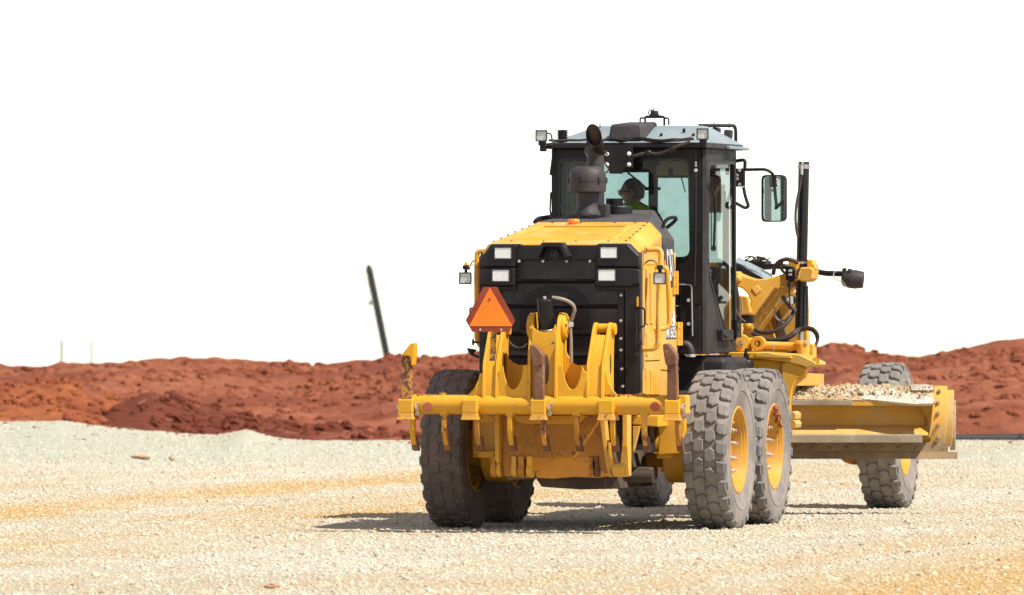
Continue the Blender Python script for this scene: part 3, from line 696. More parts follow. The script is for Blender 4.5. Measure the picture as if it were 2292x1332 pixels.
# black section ahead of it, up to the cab
b = B()
rear = [(-.61, .185, 2.28), (-.61, .185, 2.50), (-.50, .185, 2.628), (.50, .185, 2.628), (.61, .185, 2.50), (.61, .185, 2.28)]
frnt = [(-.45, 1.36, 2.30), (-.45, 1.36, 2.47), (-.27, 1.36, 2.735), (.27, 1.36, 2.735), (.45, 1.36, 2.47), (.45, 1.36, 2.30)]
b.mesh(rear + frnt, [(0, 1, 2, 3, 4, 5), (11, 10, 9, 8, 7, 6)] + [(i, i + 6, (i + 1) % 6 + 6, (i + 1) % 6) for i in range(6)])
deck = b.build('hood_deck', 'anti_slip', G, .015)
b = B(); b.tube([(0.535,0.500,2.569),(0.550,0.500,2.623),(0.585,0.520,2.658),(0.636,0.540,2.665),(0.644,0.560,2.646),(0.604,0.560,2.608),(0.557,0.560,2.573)], .016, 8, .04); b.build('deck_handle', 'black_plastic', deck)
b = B(); b.tube([(-0.557,0.350,2.624),(-0.565,0.500,2.652),(-0.623,1.200,2.673)], .022, 8, .05); b.build('deck_handle', 'black_plastic', deck)
# side panels of the enclosure, both sides: frame strip, doors, mouldings, hinges
for sg in (1, -.945):
    b = B(); b.side([(-1.23, 1.04), (-1.23, 2.19), (-.96, 2.21), (-.96, 1.04)], sg * .66, sg * .706); post = b.build('corner_panel', 'yellow_clean', G, .006)
    b = B(); b.side([(-.955, 1.44), (-.955, 2.205), (-.30, 2.255), (-.30, 1.44)], sg * .66, sg * .698); d1 = b.build('engine_door', 'yellow_clean', G, .006)
    b = B()
    for v0, v1, z0, z1 in ((-.90, -.80, 1.75, 2.14), (-.74, -.62, 1.75, 2.18), (-.90, -.82, 1.48, 1.68)): b.box(min(sg * .697, sg * .710), max(sg * .697, sg * .710), v0, v1, z0, z1)
    b.build('moulding', 'yellow_clean', d1, .008)
    b = B(); b.side([(-.955, 1.05), (-.955, 1.43), (-.30, 1.43), (-.30, 1.05)], sg * .66, sg * .697); d1b = b.build('lower_engine_door', 'yellow_clean', G, .006)
    b = B(); b.box(min(sg * .696, sg * .708), max(sg * .696, sg * .708), -.90, -.80, 1.12, 1.38); b.box(min(sg * .696, sg * .708), max(sg * .696, sg * .708), -.72, -.52, 1.10, 1.36); b.build('moulding', 'yellow_clean', d1b, .006)
    b = B(); b.side([(-.295, 1.36), (-.295, 2.26), (.18, 2.30), (.30, 1.90), (.43, 1.33)], sg * .655, sg * .690); d2 = b.build('side_door', 'yellow_clean', G, .006)
    b = B(); b.side([(-.295, 1.05), (-.295, 1.35), (.43, 1.32), (.46, 1.05)], sg * .655, sg * .690); b.build('lower_side_door', 'yellow_clean', G, .006)
    for v, z in ((.235, 2.10), (.40, 1.66)):
        b = B(); b.box(min(sg * .68, sg * .705), max(sg * .68, sg * .705), v - .05, v + .05, z - .10, z + .10); b.cyl((sg * .705, v + .05, z - .10), (sg * .705, v + .05, z + .10), .018, None, 10)
        b.bolt((sg * .705, v - .01, z + .05), (sg, 0, 0), .012, .01); b.bolt((sg * .705, v - .01, z - .03), (sg, 0, 0), .012, .01); b.build('hinge', 'yellow', d2)
    b = B()
    for k in range(8): b.bolt((sg * .706, -1.18 + .0 * k, 1.10 + .145 * k), (sg, 0, 0), .011, .009)
    for k in range(6): b.bolt((sg * .698, -.98, 1.12 + .18 * k), (sg, 0, 0), .010, .008)
    for k in range(5): b.bolt((sg * .692, -.34 + .14 * k, 1.07), (sg, 0, 0), .010, .008)
    for k in range(9): b.bolt((sg * .69, .42 - .02 * k, 1.36 + .09 * k), (sg, 0, 0), .010, .010)
    b.build('panel_bolts', 'dark_steel', post, kind='stuff')
    if sg > 0: DOOR2 = d2
# printed marks on the right-hand door: black logo panel with red wedge, hazard label, model number
b = B(); b.side([(-0.206,2.431),(0.184,2.433),(0.344,2.061),(-0.012,2.057)], .6895, .6925)
logo = b.build('logo_panel', 'black', DOOR2)
def flat_poly(b, poly, u): b.prism([(u, v, z) for v, z in poly], (.0015, 0, 0))
b = B(); flat_poly(b, [(-0.151,2.294),(-0.107,2.294),(0.079,2.061),(-0.010,2.059)], .6926); b.build('logo_wedge', 'decal_red', logo)
def letter_mesh(txt, size, name, mat, parent, v0, z0, u, width, shear=0.0):
    cu = bpy.data.curves.new(name, 'FONT'); cu.body = txt; cu.size = 1.0; cu.extrude = 0.0; cu.offset = 0.012
    to = bpy.data.objects.new(name, cu); C.objects.link(to)
    me = bpy.data.meshes.new_from_object(to.evaluated_get(bpy.context.evaluated_depsgraph_get())); bpy.data.objects.remove(to); bpy.data.curves.remove(cu)
    xs_ = [v.co.x for v in me.vertices]; ys_ = [v.co.y for v in me.vertices]; x0, x1, y0, y1 = min(xs_), max(xs_), min(ys_), max(ys_)
    b = B(); vs_ = [(u, v0 + (v.co.x - x0) / (x1 - x0) * width + shear * (v.co.y - y0) / (y1 - y0), z0 + (v.co.y - y0) / (y1 - y0) * size) for v in me.vertices]
    b.mesh(vs_, [tuple(p.vertices) for p in me.polygons]); bpy.data.meshes.remove(me)
    return b.build(name, mat, parent)
letter_mesh('CAT', .275, 'logo_lettering', 'decal_white', logo, (0.693,0.050,2.114)[1], (0.693,0.050,2.114)[2], .6932, .24, (0.693,-0.074,2.389)[1] - (0.693,0.050,2.114)[1])
b = B(); b.side([(-.07, 1.615), (-.07, 1.735), (.315, 1.735), (.33, 1.615)], .6895, .6915); plate = b.build('model_plate', 'black', DOOR2)
letter_mesh('M1605', .098, 'model_lettering', 'decal_white', plate, -.055, 1.626, .6925, .37)
b = B(); b.side([(.14, 1.79), (.14, 1.85), (.25, 1.85), (.27, 1.73), (.15, 1.73)], .6905, .6920); hz = b.build('warning_label', 'decal_white', DOOR2)
b = B(); b.side([(.155, 1.80), (.155, 1.845), (.20, 1.845), (.205, 1.80)], .6922, .6930); b.side([(.16, 1.74), (.16, 1.775), (.21, 1.775), (.215, 1.74)], .6922, .6930); b.build('warning_mark', 'decal_red', hz)

# ------------------------------------------------------------------ black rear face with grille
b = B()
V0 = -1.27
out = [(-0.658,1.167),(-0.658,2.288),(-0.557,2.435),(-0.301,2.434),(-0.301,2.416),(0.376,2.415),(0.380,2.434),(0.634,2.437),(0.730,2.332),(0.734,1.847),(0.723,1.471),(0.700,1.163),(0.607,1.155)]
# frame: left column, right column, top beam; the grille sits inside, 4 cm deeper
b.front([(-0.658,1.152),(-0.658,2.072),(-0.348,2.072),(-0.348,2.035),(-0.483,2.035),(-0.483,1.152)], V0, V0 + .08)
b.front([(0.700,1.156),(0.723,1.471),(0.734,1.847),(0.734,2.072),(0.341,2.072),(0.341,2.035),(0.599,2.035),(0.599,1.155)], V0, V0 + .08)
b.front([(-0.658,2.072),(-0.658,2.288),(-0.557,2.427),(-0.301,2.427),(-0.289,2.416),(0.357,2.415),(0.376,2.430),(0.634,2.430),(0.734,2.328),(0.734,2.072),(0.341,2.072),(0.341,2.291),(-0.348,2.291),(-0.348,2.072)], V0 - .002, V0 + .08)
gf = b.build('grille_frame', 'black_plastic', G, .014, seg=3)
# sunk side columns beside the frame (the face turns the corner)
for sg in (1, -1):
    b = B(); b.side([(-1.26, 1.03), (-1.268, 2.30), (-1.20, 2.36), (-1.17, 2.20), (-1.17, 1.03)], sg * .60 if sg < 0 else .67, .735 if sg > 0 else -.664); b.build('frame_cheek', 'black_plastic', gf, .01)
# light housings: thick pods, upper and lower on both sides
for pod in ([(-0.647,2.280),(-0.546,2.423),(-0.313,2.423),(-0.333,2.344),(-0.336,2.231),(-0.639,2.231)], [(0.737,2.324),(0.637,2.426),(0.398,2.426),(0.375,2.343),(0.352,2.230),(0.737,2.230)],
            [(-0.647,2.208),(-0.604,2.223),(-0.340,2.223),(-0.340,2.072),(-0.569,2.072),(-0.647,2.095)], [(0.737,2.208),(0.691,2.223),(0.352,2.223),(0.352,2.065),(0.660,2.065),(0.737,2.095)]):
    b = B(); b.front(pod, -1.325, -1.265); b.build('light_pod', 'black_plastic', gf, .016, seg=3)
for a in ((-0.511,-0.364,2.302,2.396), (-0.531,-0.383,2.110,2.208), (0.405,0.551,2.305,2.399), (0.386,0.536,2.114,2.211)):
    a = list(a); z = B(); z.box(a[0], a[1], -1.338, -1.32, a[2], a[3]); lp = z.build('tail_light', 'led_lens', gf, .006)
    r = B(); w = .012
    for q in ((a[0] - w, a[0], a[2] - w, a[3] + w), (a[1], a[1] + w, a[2] - w, a[3] + w), (a[0], a[1], a[3], a[3] + w), (a[0], a[1], a[2] - w, a[2])): r.box(q[0], q[1], -1.342, -1.322, q[2], q[3])
    r.build('light_bezel', 'black_gloss', lp)
# rear camera under its hood
b = B(); b.prism([(-0.142,-1.270,2.321),(-0.080,-1.270,2.438),(0.090,-1.270,2.438),(0.156,-1.270,2.321),(0.125,-1.270,2.310),(0.071,-1.270,2.404),(-0.061,-1.270,2.404),(-0.111,-1.270,2.310)], (0, -.16, 0)); hoodc = b.build('camera_hood', 'black_plastic', G, .004)
b = B(); b.cyl((-0.005,-1.260,2.336), (0.012,-1.335,2.336), .036, None, 16); b.cyl((0.012,-1.335,2.336), (0.015,-1.345,2.336), .026, .02, 16); b.build('rear_camera', 'black_gloss', hoodc)
# grille: perforated panels between ridges
VG = -1.225
for nm, poly in (('top', [(-0.354,2.291),(0.335,2.291),(0.335,2.114),(-0.354,2.114)]), ('b', [(-0.498,2.110),(0.597,2.110),(0.597,1.907),(-0.498,1.906)]), ('c', [(-0.498,1.895),(0.597,1.896),(0.597,1.674),(-0.498,1.672)]),
                 ('d', [(-0.498,1.661),(0.597,1.663),(0.597,1.489),(-0.498,1.487)]), ('e', [(-0.498,1.476),(0.597,1.478),(0.597,1.155),(-0.498,1.151)])):
    b = B(); b.front(poly, VG, VG + .02); b.build('grille_panel', 'grille_mesh', gf)
b = B()
for z0 in ((0.018,-1.225,2.112)[2], (0.018,-1.225,1.901)[2], (0.018,-1.225,1.667)[2], (0.018,-1.225,1.483)[2]):
    b.hexa([(-.50, VG - .004, z0 - .020), (.61, VG - .004, z0 - .020), (.61, VG + .006, z0 - .020), (-.50, VG + .006, z0 - .020), (-.50, VG - .034, z0 + .006), (.61, VG - .034, z0 + .006), (.61, VG + .006, z0 + .018), (-.50, VG + .006, z0 + .018)])
b.build('grille_ridges', 'black_plastic', gf, .004)
b = B(); b.front([(-0.314,1.869),(0.282,1.869),(0.282,1.707),(-0.314,1.707)], VG - .010, VG + .004); b.front([(-0.314,1.650),(0.282,1.651),(0.282,1.568),(-0.314,1.567)], VG - .010, VG + .004); b.build('blanking_plates', 'black', gf, .003)
arc = []
cx, cy = (-0.007,-1.235,1.884)[0], (-0.007,-1.235,1.884)[2]
for k in range(15): a = PI * k / 14; arc.append((cx + .285 * math.cos(a), cy + .02 + .17 * math.sin(a)))
b = B(); b.front(arc, VG - .012, VG + .002); b.build('fan_shroud', 'black', gf, .002)
b = B()
for p in ((-0.311,-1.275,2.280), (-0.102,-1.275,2.280), (0.103,-1.275,2.280), (0.304,-1.275,2.279), (0.574,-1.275,1.994), (0.570,-1.275,1.779), (0.570,-1.275,1.629), (0.570,-1.275,1.531), (0.577,-1.275,1.373), (0.585,-1.275,1.227)):
    b.cyl(p, (p[0], p[1] - .018, p[2]), .013, .011, 8)
b.build('grille_bolts', 'galv', gf, kind='stuff')
b = B(); b.front([(0.539,2.035),(0.593,2.035),(0.593,1.155),(0.539,1.155)], -1.262, -1.22); b.build('grille_edge', 'black', gf, .004)
# oil and pipes seen dimly in front of the grille
b = B(); b.spline([(-0.422,-1.300,1.628),(-0.352,-1.300,1.560),(-0.282,-1.300,1.549),(-0.240,-1.280,1.583)], .012, 8); b.build('hose', 'rubber_hose', G)
# latch rod and handle on the right-hand edge of the rear face
b = B(); b.tube([(0.684,-1.270,1.888),(0.773,-1.270,1.888),(0.773,-1.270,1.727),(0.684,-1.270,1.727)], .008, 8, .03); b.build('latch_handle', 'black', G)
b = B(); b.tube([(0.703,-1.285,1.847),(0.703,-1.285,1.528)], .009, 8); b.box(0.691,0.753,-1.300,-1.260,1.577,1.614); b.cyl((0.720,-1.310,1.498), (0.707,-1.250,1.497), .02, None, 10); b.build('latch_rod', 'black', G)
b = B(); b.box(0.708,0.723,-1.290,-1.278,1.900,1.982); b.build('latch_label', 'yellow_clean', G)
b = B(); b.tube([(-0.733,-1.200,1.884),(-0.757,-1.200,1.883),(-0.757,-1.200,1.800),(-0.726,-1.200,1.800)], .008, 8, .03); b.build('latch_handle', 'black', G)
b = B(); b.cyl((-0.679,-1.200,1.596), (-0.726,-1.200,1.596), .009, None, 8); b.cyl((-0.726,-1.200,1.596), (-0.733,-1.200,1.596), .03, None, 12); b.build('latch_knob', 'black', G)
b = B(); b.cyl((-0.798,-1.000,1.496), (-0.790,-1.000,1.538), .02, .045, 10); b.tube([(-0.798,-1.000,1.496),(-0.751,-1.000,1.474),(-0.720,-1.000,1.466)], .012, 8); b.build('marker_lamp', 'black', G)

# hand rails and side work lamps
b = B(); b.tube([(0.720,-0.948,2.378), (.84, (0.720,-0.948,2.378)[1] + .03, (0.720,-0.948,2.378)[2] + .01), (.845, -1.06, 1.80), (.84, -1.06, (0.720,-0.913,1.540)[2]), (.70, -1.08, (0.720,-0.913,1.540)[2])], .023, 10, .07)
b.cyl((.698, -1.09, (0.720,-0.913,1.540)[2]), (.715, -1.09, (0.720,-0.913,1.540)[2]), .035, None, 14); b.cyl((.698, (0.720,-0.948,2.378)[1], (0.720,-0.948,2.378)[2]), (.715, (0.720,-0.948,2.378)[1], (0.720,-0.948,2.378)[2]), .035, None, 14); b.build('hand_rail', 'yellow_clean', G)
b = B(); b.tube([(.69, -.52, 2.235), (.80, -.52, 2.235), (.81, -.50, 2.0), (.81, -.47, 1.71), (.69, -.55, 1.705)], .021, 10, .10); b.build('hand_rail', 'yellow_clean', G)
b = B(); b.tube([(-0.641,-1.100,2.367),(-0.719,-1.100,2.368),(-0.723,-1.100,2.224),(-0.723,-1.100,1.618),(-0.688,-1.100,1.562)], .022, 10, .07); b.build('hand_rail', 'yellow_clean', G)
def lamp(name, c, w, h, parent, lens='lamp_lens', depth=.075, tilt=0.0, body='charcoal'):
    """square work lamp facing back along -y"""
    c = Vector(c); b = B(); x, z = w / 2, h / 2
    p = [(-x, 0, -z), (x, 0, -z), (x, 0, z), (-x, 0, z)]; q = [(-x * .72, depth, -z * .66), (x * .72, depth, -z * .66), (x * .72, depth, z * .66), (-x * .72, depth, z * .66)]
    Rm = Matrix.Rotation(tilt, 3, 'X'); T = lambda v: c + Rm @ Vector(v)
    i_ = [(a * .80, 0, d * .78) for a, _, d in p]; k_ = [(a * .78, .012, d * .76) for a, _, d in p]
    vs_ = [T(v) for v in p + q + i_ + k_]
    fs = [(4, 5, 6, 7)] + [(i, (i + 1) % 4, 4 + (i + 1) % 4, 4 + i) for i in range(4)] + [(i, (i + 1) % 4, 8 + (i + 1) % 4, 8 + i) for i in range(4)] + [(8 + i, 8 + (i + 1) % 4, 12 + (i + 1) % 4, 12 + i) for i in range(4)]
    b.mesh(vs_, fs); o = b.build(name, body, parent, .006)
    l = B(); l.mesh([T((a * .79, .010, d * .77)) for a, _, d in p] + [T((a * .79, .013, d * .77)) for a, _, d in p], [(0, 1, 2, 3), (7, 6, 5, 4), (0, 1, 5, 4), (1, 2, 6, 5), (2, 3, 7, 6), (3, 0, 4, 7)]); l.build('lens', lens, o)
    return o
for sg, cpx in ((1, (0.889,-1.220,2.136)), (-1, (-0.812,-1.150,2.137))):
    o = lamp('work_lamp', cpx, .112, .105, G)
    b = B(); z = cpx[2] + .05; b.tube([(cpx[0], cpx[1] + .03, z), (cpx[0], cpx[1] + .03, z + .035)], .014, 8); b.box(cpx[0] - .022, cpx[0] + .022, cpx[1], cpx[1] + .05, z + .025, z + .06)
    b.build('lamp_stud', 'black', o)
    b = B(); b.box(min(cpx[0] + .01 * sg, sg * .70), max(cpx[0] + .02 * sg, sg * .70), cpx[1], cpx[1] + .05, z + .060, z + .068); b.bolt((cpx[0], cpx[1] + .025, z + .068), (0, 0, 1), .014, .018); b.build('lamp_bracket', 'yellow_clean', o)
    b = B(); b.spline([(cpx[0] - .02 * sg, cpx[1] + .05, z + .02), (cpx[0] - .05 * sg, cpx[1] + .06, z + .09), (cpx[0] - .1 * sg, cpx[1] + .05, z + .10), (cpx[0] - .14 * sg, cpx[1] + .05, z + .075)], .006, 6); b.build('lamp_cable', 'black', o)

# ------------------------------------------------------------------ exhaust, air pre-cleaner and caps
b = B()
p0 = Vector((-0.111,0.750,2.730)); p1 = Vector((-0.115,0.750,3.249)); r = .073
path = [p0, p1 + Vector((0, 0, -.04))]; rr = [r, r]
for k in range(1, 6):
    t = k / 5; path.append(p1 + Vector((-.012 * t, -.15 * t * t, .015 + .115 * t - .02 * t * t))); rr.append(r * (1 - .02 * t))
nseg = 22
vs_ = []; fs = []
axes = []
for i, p in enumerate(path):
    d = (path[min(i + 1, len(path) - 1)] - path[max(i - 1, 0)]).normalized(); x = Vector((1, 0, 0)); y = d.cross(x).normalized()
    axes.append((p, x, y))
def ringpts(p, x, y, q): return [p + x * (q * math.cos(2 * PI * k / nseg)) + y * (q * math.sin(2 * PI * k / nseg)) for k in range(nseg)]
rings = [ringpts(p, x, y, rr[i]) for i, (p, x, y) in enumerate(axes)]
# the outlet is cut on the slant so that its oval mouth faces back
m = []
ctr = Vector((-0.081,0.550,3.373))
for k in range(nseg): a = 2 * PI * k / nseg; m.append(ctr + Vector((.070 * math.cos(a), -.02 + .05 * math.sin(a) * 1.0, -.098 * math.sin(a))))
inner = [ctr + (q - ctr) * .93 + Vector((0, .004, 0)) for q in m]; deep = [Vector((ctr.x, 0, 0)) + Vector(((q.x - ctr.x) * .9, q.y + .16, q.z * 1.0 - .10)) for q in inner]
allr = rings[:3] + [m, inner, deep]
b = B(); vs_ = [q for R_ in allr for q in R_]
for j in range(len(allr) - 1): fs += [(j * nseg + k, j * nseg + (k + 1) % nseg, (j + 1) * nseg + (k + 1) % nseg, (j + 1) * nseg + k) for k in range(nseg)]
b.mesh(vs_, fs); b.m = [1 if i >= 4 * nseg else 0 for i in range(len(b.f))]; b.build('exhaust_stack', ['charcoal', 'black'], G, ang=50)
c = Vector((-0.141,0.550,2.644))
b = B()
Z = lambda py: 2.08 - (py - 638) / 19100 * 73.7
b.lathe([(0, Z(372)), (.095, Z(372)), (.125, Z(376)), (.150, Z(384)), (.160, Z(394)), (.161, Z(402)), (.166, Z(402)), (.166, Z(406)), (.163, Z(407)), (.160, Z(429)), (.120, Z(431)), (.088, Z(431)), (.088, Z(462)), (.094, Z(466)), (.110, Z(474)), (.118, Z(480)), (.118, Z(483)), (0, Z(483))], (c.x, c.y, 0), (0, 0, 1), 36)
pc = b.build('pre_cleaner', 'charcoal', G, ang=25)
b = B()
for k in range(6):
    a = 2 * PI * k / 6 + .35; p = Vector((c.x + .166 * math.cos(a), c.y + .166 * math.sin(a), Z(404))); b.obox(p, (.014, .02, .05), Matrix.Rotation(a, 4, 'Z'))
b.build('clips', 'black', pc, kind='stuff')
b = B(); b.box(c.x - .11, c.x + .11, c.y - .11, c.y + .11, 2.60, Z(481)); 
for k in (-1, 1): b.cyl((c.x + k * .055, c.y - .11, Z(487)), (c.x + k * .055, c.y - .125, Z(487)), .014, .012, 8)
b.build('pre_cleaner_base', 'black', pc, .006)
p = Vector((-0.147,0.050,2.617))
b = B(); b.lathe([(0, .030), (.045, .030), (.05, .022), (.05, .002), (.042, .0), (.042, -.02), (.07, -.022), (.07, -.032), (0, -.032)], (p.x, p.y, p.z), (0, 0, 1), 20); o = b.build('fuel_cap', ['orange_cap'], G)
b = B(); b.lathe([(.075, -.03), (.08, -.02), (.085, -.035)], (p.x, p.y, p.z), (0, 0, 1), 20); b.build('cap_ring', 'orange_cap', o)
p = Vector((0.026,1.000,2.697))
b = B(); b.lathe([(0, .07), (.122, .07), (.128, .06), (.128, -.02), (0, -.02)], p, (0, 0, 1), 28); b.lathe([(0, .13), (.066, .13), (.066, .07), (0, .07)], (p.x - .03, p.y, p.z), (0, 0, 1), 20)
for k in range(20): a = 2 * PI * k / 20; b.obox((p.x - .03 + .068 * math.cos(a), p.y + .068 * math.sin(a), p.z + .10), (.012, .012, .07), Matrix.Rotation(a, 4, 'Z'))
b.build('breather_cap', 'black_plastic', G, ang=25)
b = B(); b.box(c.x + .10, c.x + .17, .55, .70, 2.62, 2.78); b.build('intake_box', 'charcoal', G, .01)

# ------------------------------------------------------------------ ripper at the rear
VB = -1.80; ZB = (0.029,-1.800,1.078)[2]
b = B(); b.cyl((-1.18, VB, ZB), (1.20, VB, ZB), .083, None, 32); beam = b.build('ripper_beam', 'yellow_worn', G)
b = B(); b.box(1.195, 1.262, VB - .075, VB + .085, ZB - .075, ZB + .085); b.build('beam_end', 'yellow_worn', beam, .012)
for p in ((-0.954,-1.890,1.057), (0.999,-1.890,1.068)):
    b = B(); b.cyl((p[0], VB - .078, p[2]), (p[0], VB - .089, p[2]), .040, None, 24); b.build('reflector', 'reflector_red', beam, .002)
for p in ((-0.841,-1.800,1.169), (0.865,-1.800,1.178)):
    b = B(); b.box(p[0] - .028, p[0] + .028, VB - .03, VB + .03, ZB + .075, ZB + .098); b.bolt((p[0], VB, ZB + .098), (0, 0, 1), .014, .01); b.build('lifting_lug', 'yellow_worn', beam, .004)
z_t, z_b = (-0.574,-1.900,1.148)[2], (-0.574,-1.900,0.950)[2]
SOCK = [(-1.137,-1.930,1.098)[0], (-0.582,-1.930,1.100)[0], (0.006,-1.930,1.102)[0], (0.588,-1.930,1.104)[0], (1.153,-1.930,1.106)[0]]
for i, u in enumerate(SOCK):
    b = B(); w = .062; t = .018
    # open pocket: four walls round a hole, its rim falling to the front
    zs = z_b + .058
    def wall(x0, x1, y0, y1):
        zz_ = lambda y: z_t - .030 + (y + 1.945) / .21 * .042
        b.hexa([(x0, y0, zs), (x1, y0, zs), (x1, y1, zs), (x0, y1, zs), (x0, y0, zz_(y0)), (x1, y0, zz_(y0)), (x1, y1, zz_(y1)), (x0, y1, zz_(y1))])
    wall(u - w, u + w, -1.945, -1.925); wall(u - w, u - w + t, -1.925, -1.735); wall(u + w - t, u + w, -1.925, -1.735); wall(u - w + t, u + w - t, -1.755, -1.735)
    o = b.build('ripper_socket', 'yellow_worn', G, .007)
    b = B(); n_ = 5; fs = []; vs_ = []
    for k in range(n_):   # foot flaring outwards in a smooth curve
        q = k / (n_ - 1); e = .012 * q ** 1.8; z = zs - .058 * q
        vs_ += [(u - w - e, -1.945 - e, z), (u + w + e, -1.945 - e, z), (u + w + e, -1.735 + e, z), (u - w - e, -1.735 + e, z)]
    for k in range(n_ - 1): fs += [(4 * k + m, 4 * k + (m + 1) % 4, 4 * k + 4 + (m + 1) % 4, 4 * k + 4 + m) for m in range(4)]
    b.mesh(vs_, fs + [(0, 1, 2, 3), (4 * n_ - 4, 4 * n_ - 3, 4 * n_ - 2, 4 * n_ - 1)]); b.build('socket_foot', 'yellow_foot', o, .006)
    if i in (0, 2, 4):
        p = B(); zc = (z_t + z_b) / 2 + .01; p.cyl((u - w - .03, -1.86, zc), (u + w + .028, -1.86, zc), .021, None, 14); p.cyl((u + w + .012, -1.86, zc), (u + w + .03, -1.86, zc), .034, None, 14)
        p.build('socket_pin', 'galv', o); c = B(); c.tube([(u + w + .03, -1.885, zc - .05), (u + w + .035, -1.89, zc + .03), (u + w + .055, -1.88, zc + .035)], .006, 6); c.ring((u + w + .03, -1.88, zc - .055), (0, 1, 0), .008, .017, .008, 12); c.build('pin_clip', 'steel', o)
    else:
        p = B(); zc = (z_t + z_b) / 2; p.ring((u + w + .002, -1.86, zc), (1, 0, 0), .018, .028, .01, 18); p.build('pin_hole', 'yellow_worn', o)
# three big shanks standing up in their sockets
def shank(u, bar, head, mat_bar, mat_head, v0=-1.90, dv=.07, slot=True):
    b = B(); b.front(bar, v0, v0 + dv); o = b.build('ripper_shank', mat_bar, G, .008)
    h = B(); h.front(head, v0 - .02, v0 + dv + .02); h.build('shank_tip', mat_head, o, .012)
shank(SOCK[0], [(-1.179,1.042),(-1.179,1.461),(-1.164,1.488),(-1.118,1.492),(-1.098,1.465),(-1.094,1.042)], [(-1.174,1.488),(-1.159,1.514),(-1.093,1.593),(-1.058,1.597),(-1.057,1.511),(-1.074,1.402),(-1.093,1.406),(-1.097,1.473),(-1.113,1.484)], 'yellow_shank', 'yellow_worn')
shank(SOCK[2], [(-0.035,1.046),(-0.035,1.430),(-0.020,1.453),(0.034,1.453),(0.045,1.419),(0.049,1.046)], [(-0.071,1.580),(-0.030,1.583),(0.012,1.542),(0.048,1.490),(0.044,1.408),(-0.015,1.393),(-0.046,1.408),(-0.061,1.498)], 'rusty', 'rusty')
shank(SOCK[4], [(1.104,1.049),(1.104,1.433),(1.120,1.455),(1.173,1.455),(1.184,1.422),(1.188,1.050)], [(1.069,1.585),(1.109,1.596),(1.151,1.552),(1.187,1.500),(1.183,1.418),(1.124,1.403),(1.094,1.418),(1.078,1.507)], 'rusty', 'rusty')
# nine small scarifier teeth hanging below the beam
z0 = (-0.810,-1.800,1.000)[2]; z1 = (-0.810,-1.800,0.843)[2]; z2 = (-0.823,-1.750,0.684)[2]
for i, u in enumerate([(-1.099,-1.820,0.985)[0], (-0.825,-1.820,0.986)[0], (-0.535,-1.820,0.987)[0], (-0.258,-1.820,0.988)[0], (0.030,-1.820,0.989)[0], (0.318,-1.820,0.990)[0], (0.621,-1.820,0.991)[0], (0.896,-1.820,0.992)[0], (1.182,-1.820,0.993)[0]]):
    b = B(); w = .020; dx = .004 * math.sin(i * 2.3)
    pr = [(-1.86, z0), (-1.80, z0), (-1.795, z1 + .02), (-1.755, z1 - .06), (-1.715, z2 + .035), (-1.775, z2 + .045), (-1.835, z1 - .04), (-1.86, z1 + .02)]
    b.side(pr, u - w + dx, u + w + dx); o = b.build('scarifier_tooth', ('yellow_worn', 'yellow_shank', 'brown_shaded_paint')[i % 3], G, .005)
    b = B(); b.side([(-1.80, z1 - .02), (-1.745, z1 - .035), (-1.675, z2 + .01), (-1.70, z2), (-1.755, z2 + .01), (-1.81, z1 - .06)], u - w - .004 + dx, u + w + .010 + dx); b.build('tooth_tip', 'rusty', o, .006)
    if i % 2: b = B(); b.box(u - .032, u + .032, -1.86, -1.76, z0 - .015, z0 + .03); b.build('tooth_seat', 'yellow_worn', o, .006)

# towers of plate that carry the beam
def plate(name, poly, u0, u1, mat='yellow_worn', parent=None, bev=.005): b = B(); b.side(poly, u0, u1); return b.build(name, mat, parent or G, bev)
T = .028
uA, uB = (-0.493,-1.850,1.118)[0], (-0.382,-1.850,1.118)[0]
uC, uD = (-0.101,-1.850,1.138)[0], (0.130,-1.850,1.139)[0]
uE, uF = (0.402,-1.850,1.125)[0], (0.528,-1.850,1.125)[0]
zt = lambda py: 2.08 - (py - 638) / 19100 * 71.4
side_out = [(-1.865, zt(893)), (-1.83, zt(812)), (-1.64, zt(740)), (-1.60, zt(728)), (-1.56, zt(722)), (-1.50, zt(723)), (-1.455, zt(735)), (-1.47, zt(760)), (-1.49, zt(830)), (-1.48, zt(893))]
for ua, ub in ((uA, uB), (uE, uF)):
    for u in (ua, ub): plate('tower_plate', side_out, u, u + T)
    b = B(); b.mesh([(u, v, z) for u in (ua + T, ub) for v, z in ((-1.845, zt(893)), (-1.815, zt(812)), (-1.655, zt(750)), (-1.63, zt(750)), (-1.79, zt(812)), (-1.815, zt(893)))],
                    [(0, 1, 2, 3, 4, 5), (11, 10, 9, 8, 7, 6)] + [(i, i + 6, (i + 1) % 6 + 6, (i + 1) % 6) for i in range(6)]); b.build('tower_web', 'yellow_worn', G, .004)
    b = B(); b.cyl((ua + T, -1.53, zt(735)), (ub, -1.53, zt(735)), .040, None, 20); b.cyl((ub + T, -1.53, zt(737)), (ub + T + .028, -1.53, zt(737)), .050, None, 22); b.build('tower_pin', 'yellow_worn', G, .004)
    # slot in the outer plate: raised rim round a dark oval
    b = B(); b.lathe([(.0, 0), (.03, 0)], (ub + T + .001, -1.62, zt(815)), (1, 0, 0), 18); 
    vs_ = [(ub + T + .0015, -1.615 + .030 * math.cos(2 * PI * k / 20), zt(815) + .085 * math.sin(2 * PI * k / 20)) for k in range(20)]
    b = B(); b.prism(vs_, (.001, 0, 0)); b.build('plate_slot', 'dark_steel', G)
mid_out = [(-1.865, zt(893)), (-1.85, zt(800)), (-1.79, zt(735)), (-1.74, zt(712)), (-1.68, zt(700)), (-1.60, zt(700)), (-1.55, zt(718)), (-1.52, zt(760)), (-1.50, zt(893))]
for u in (uC, uD): plate('tower_plate', mid_out, u, u + T)
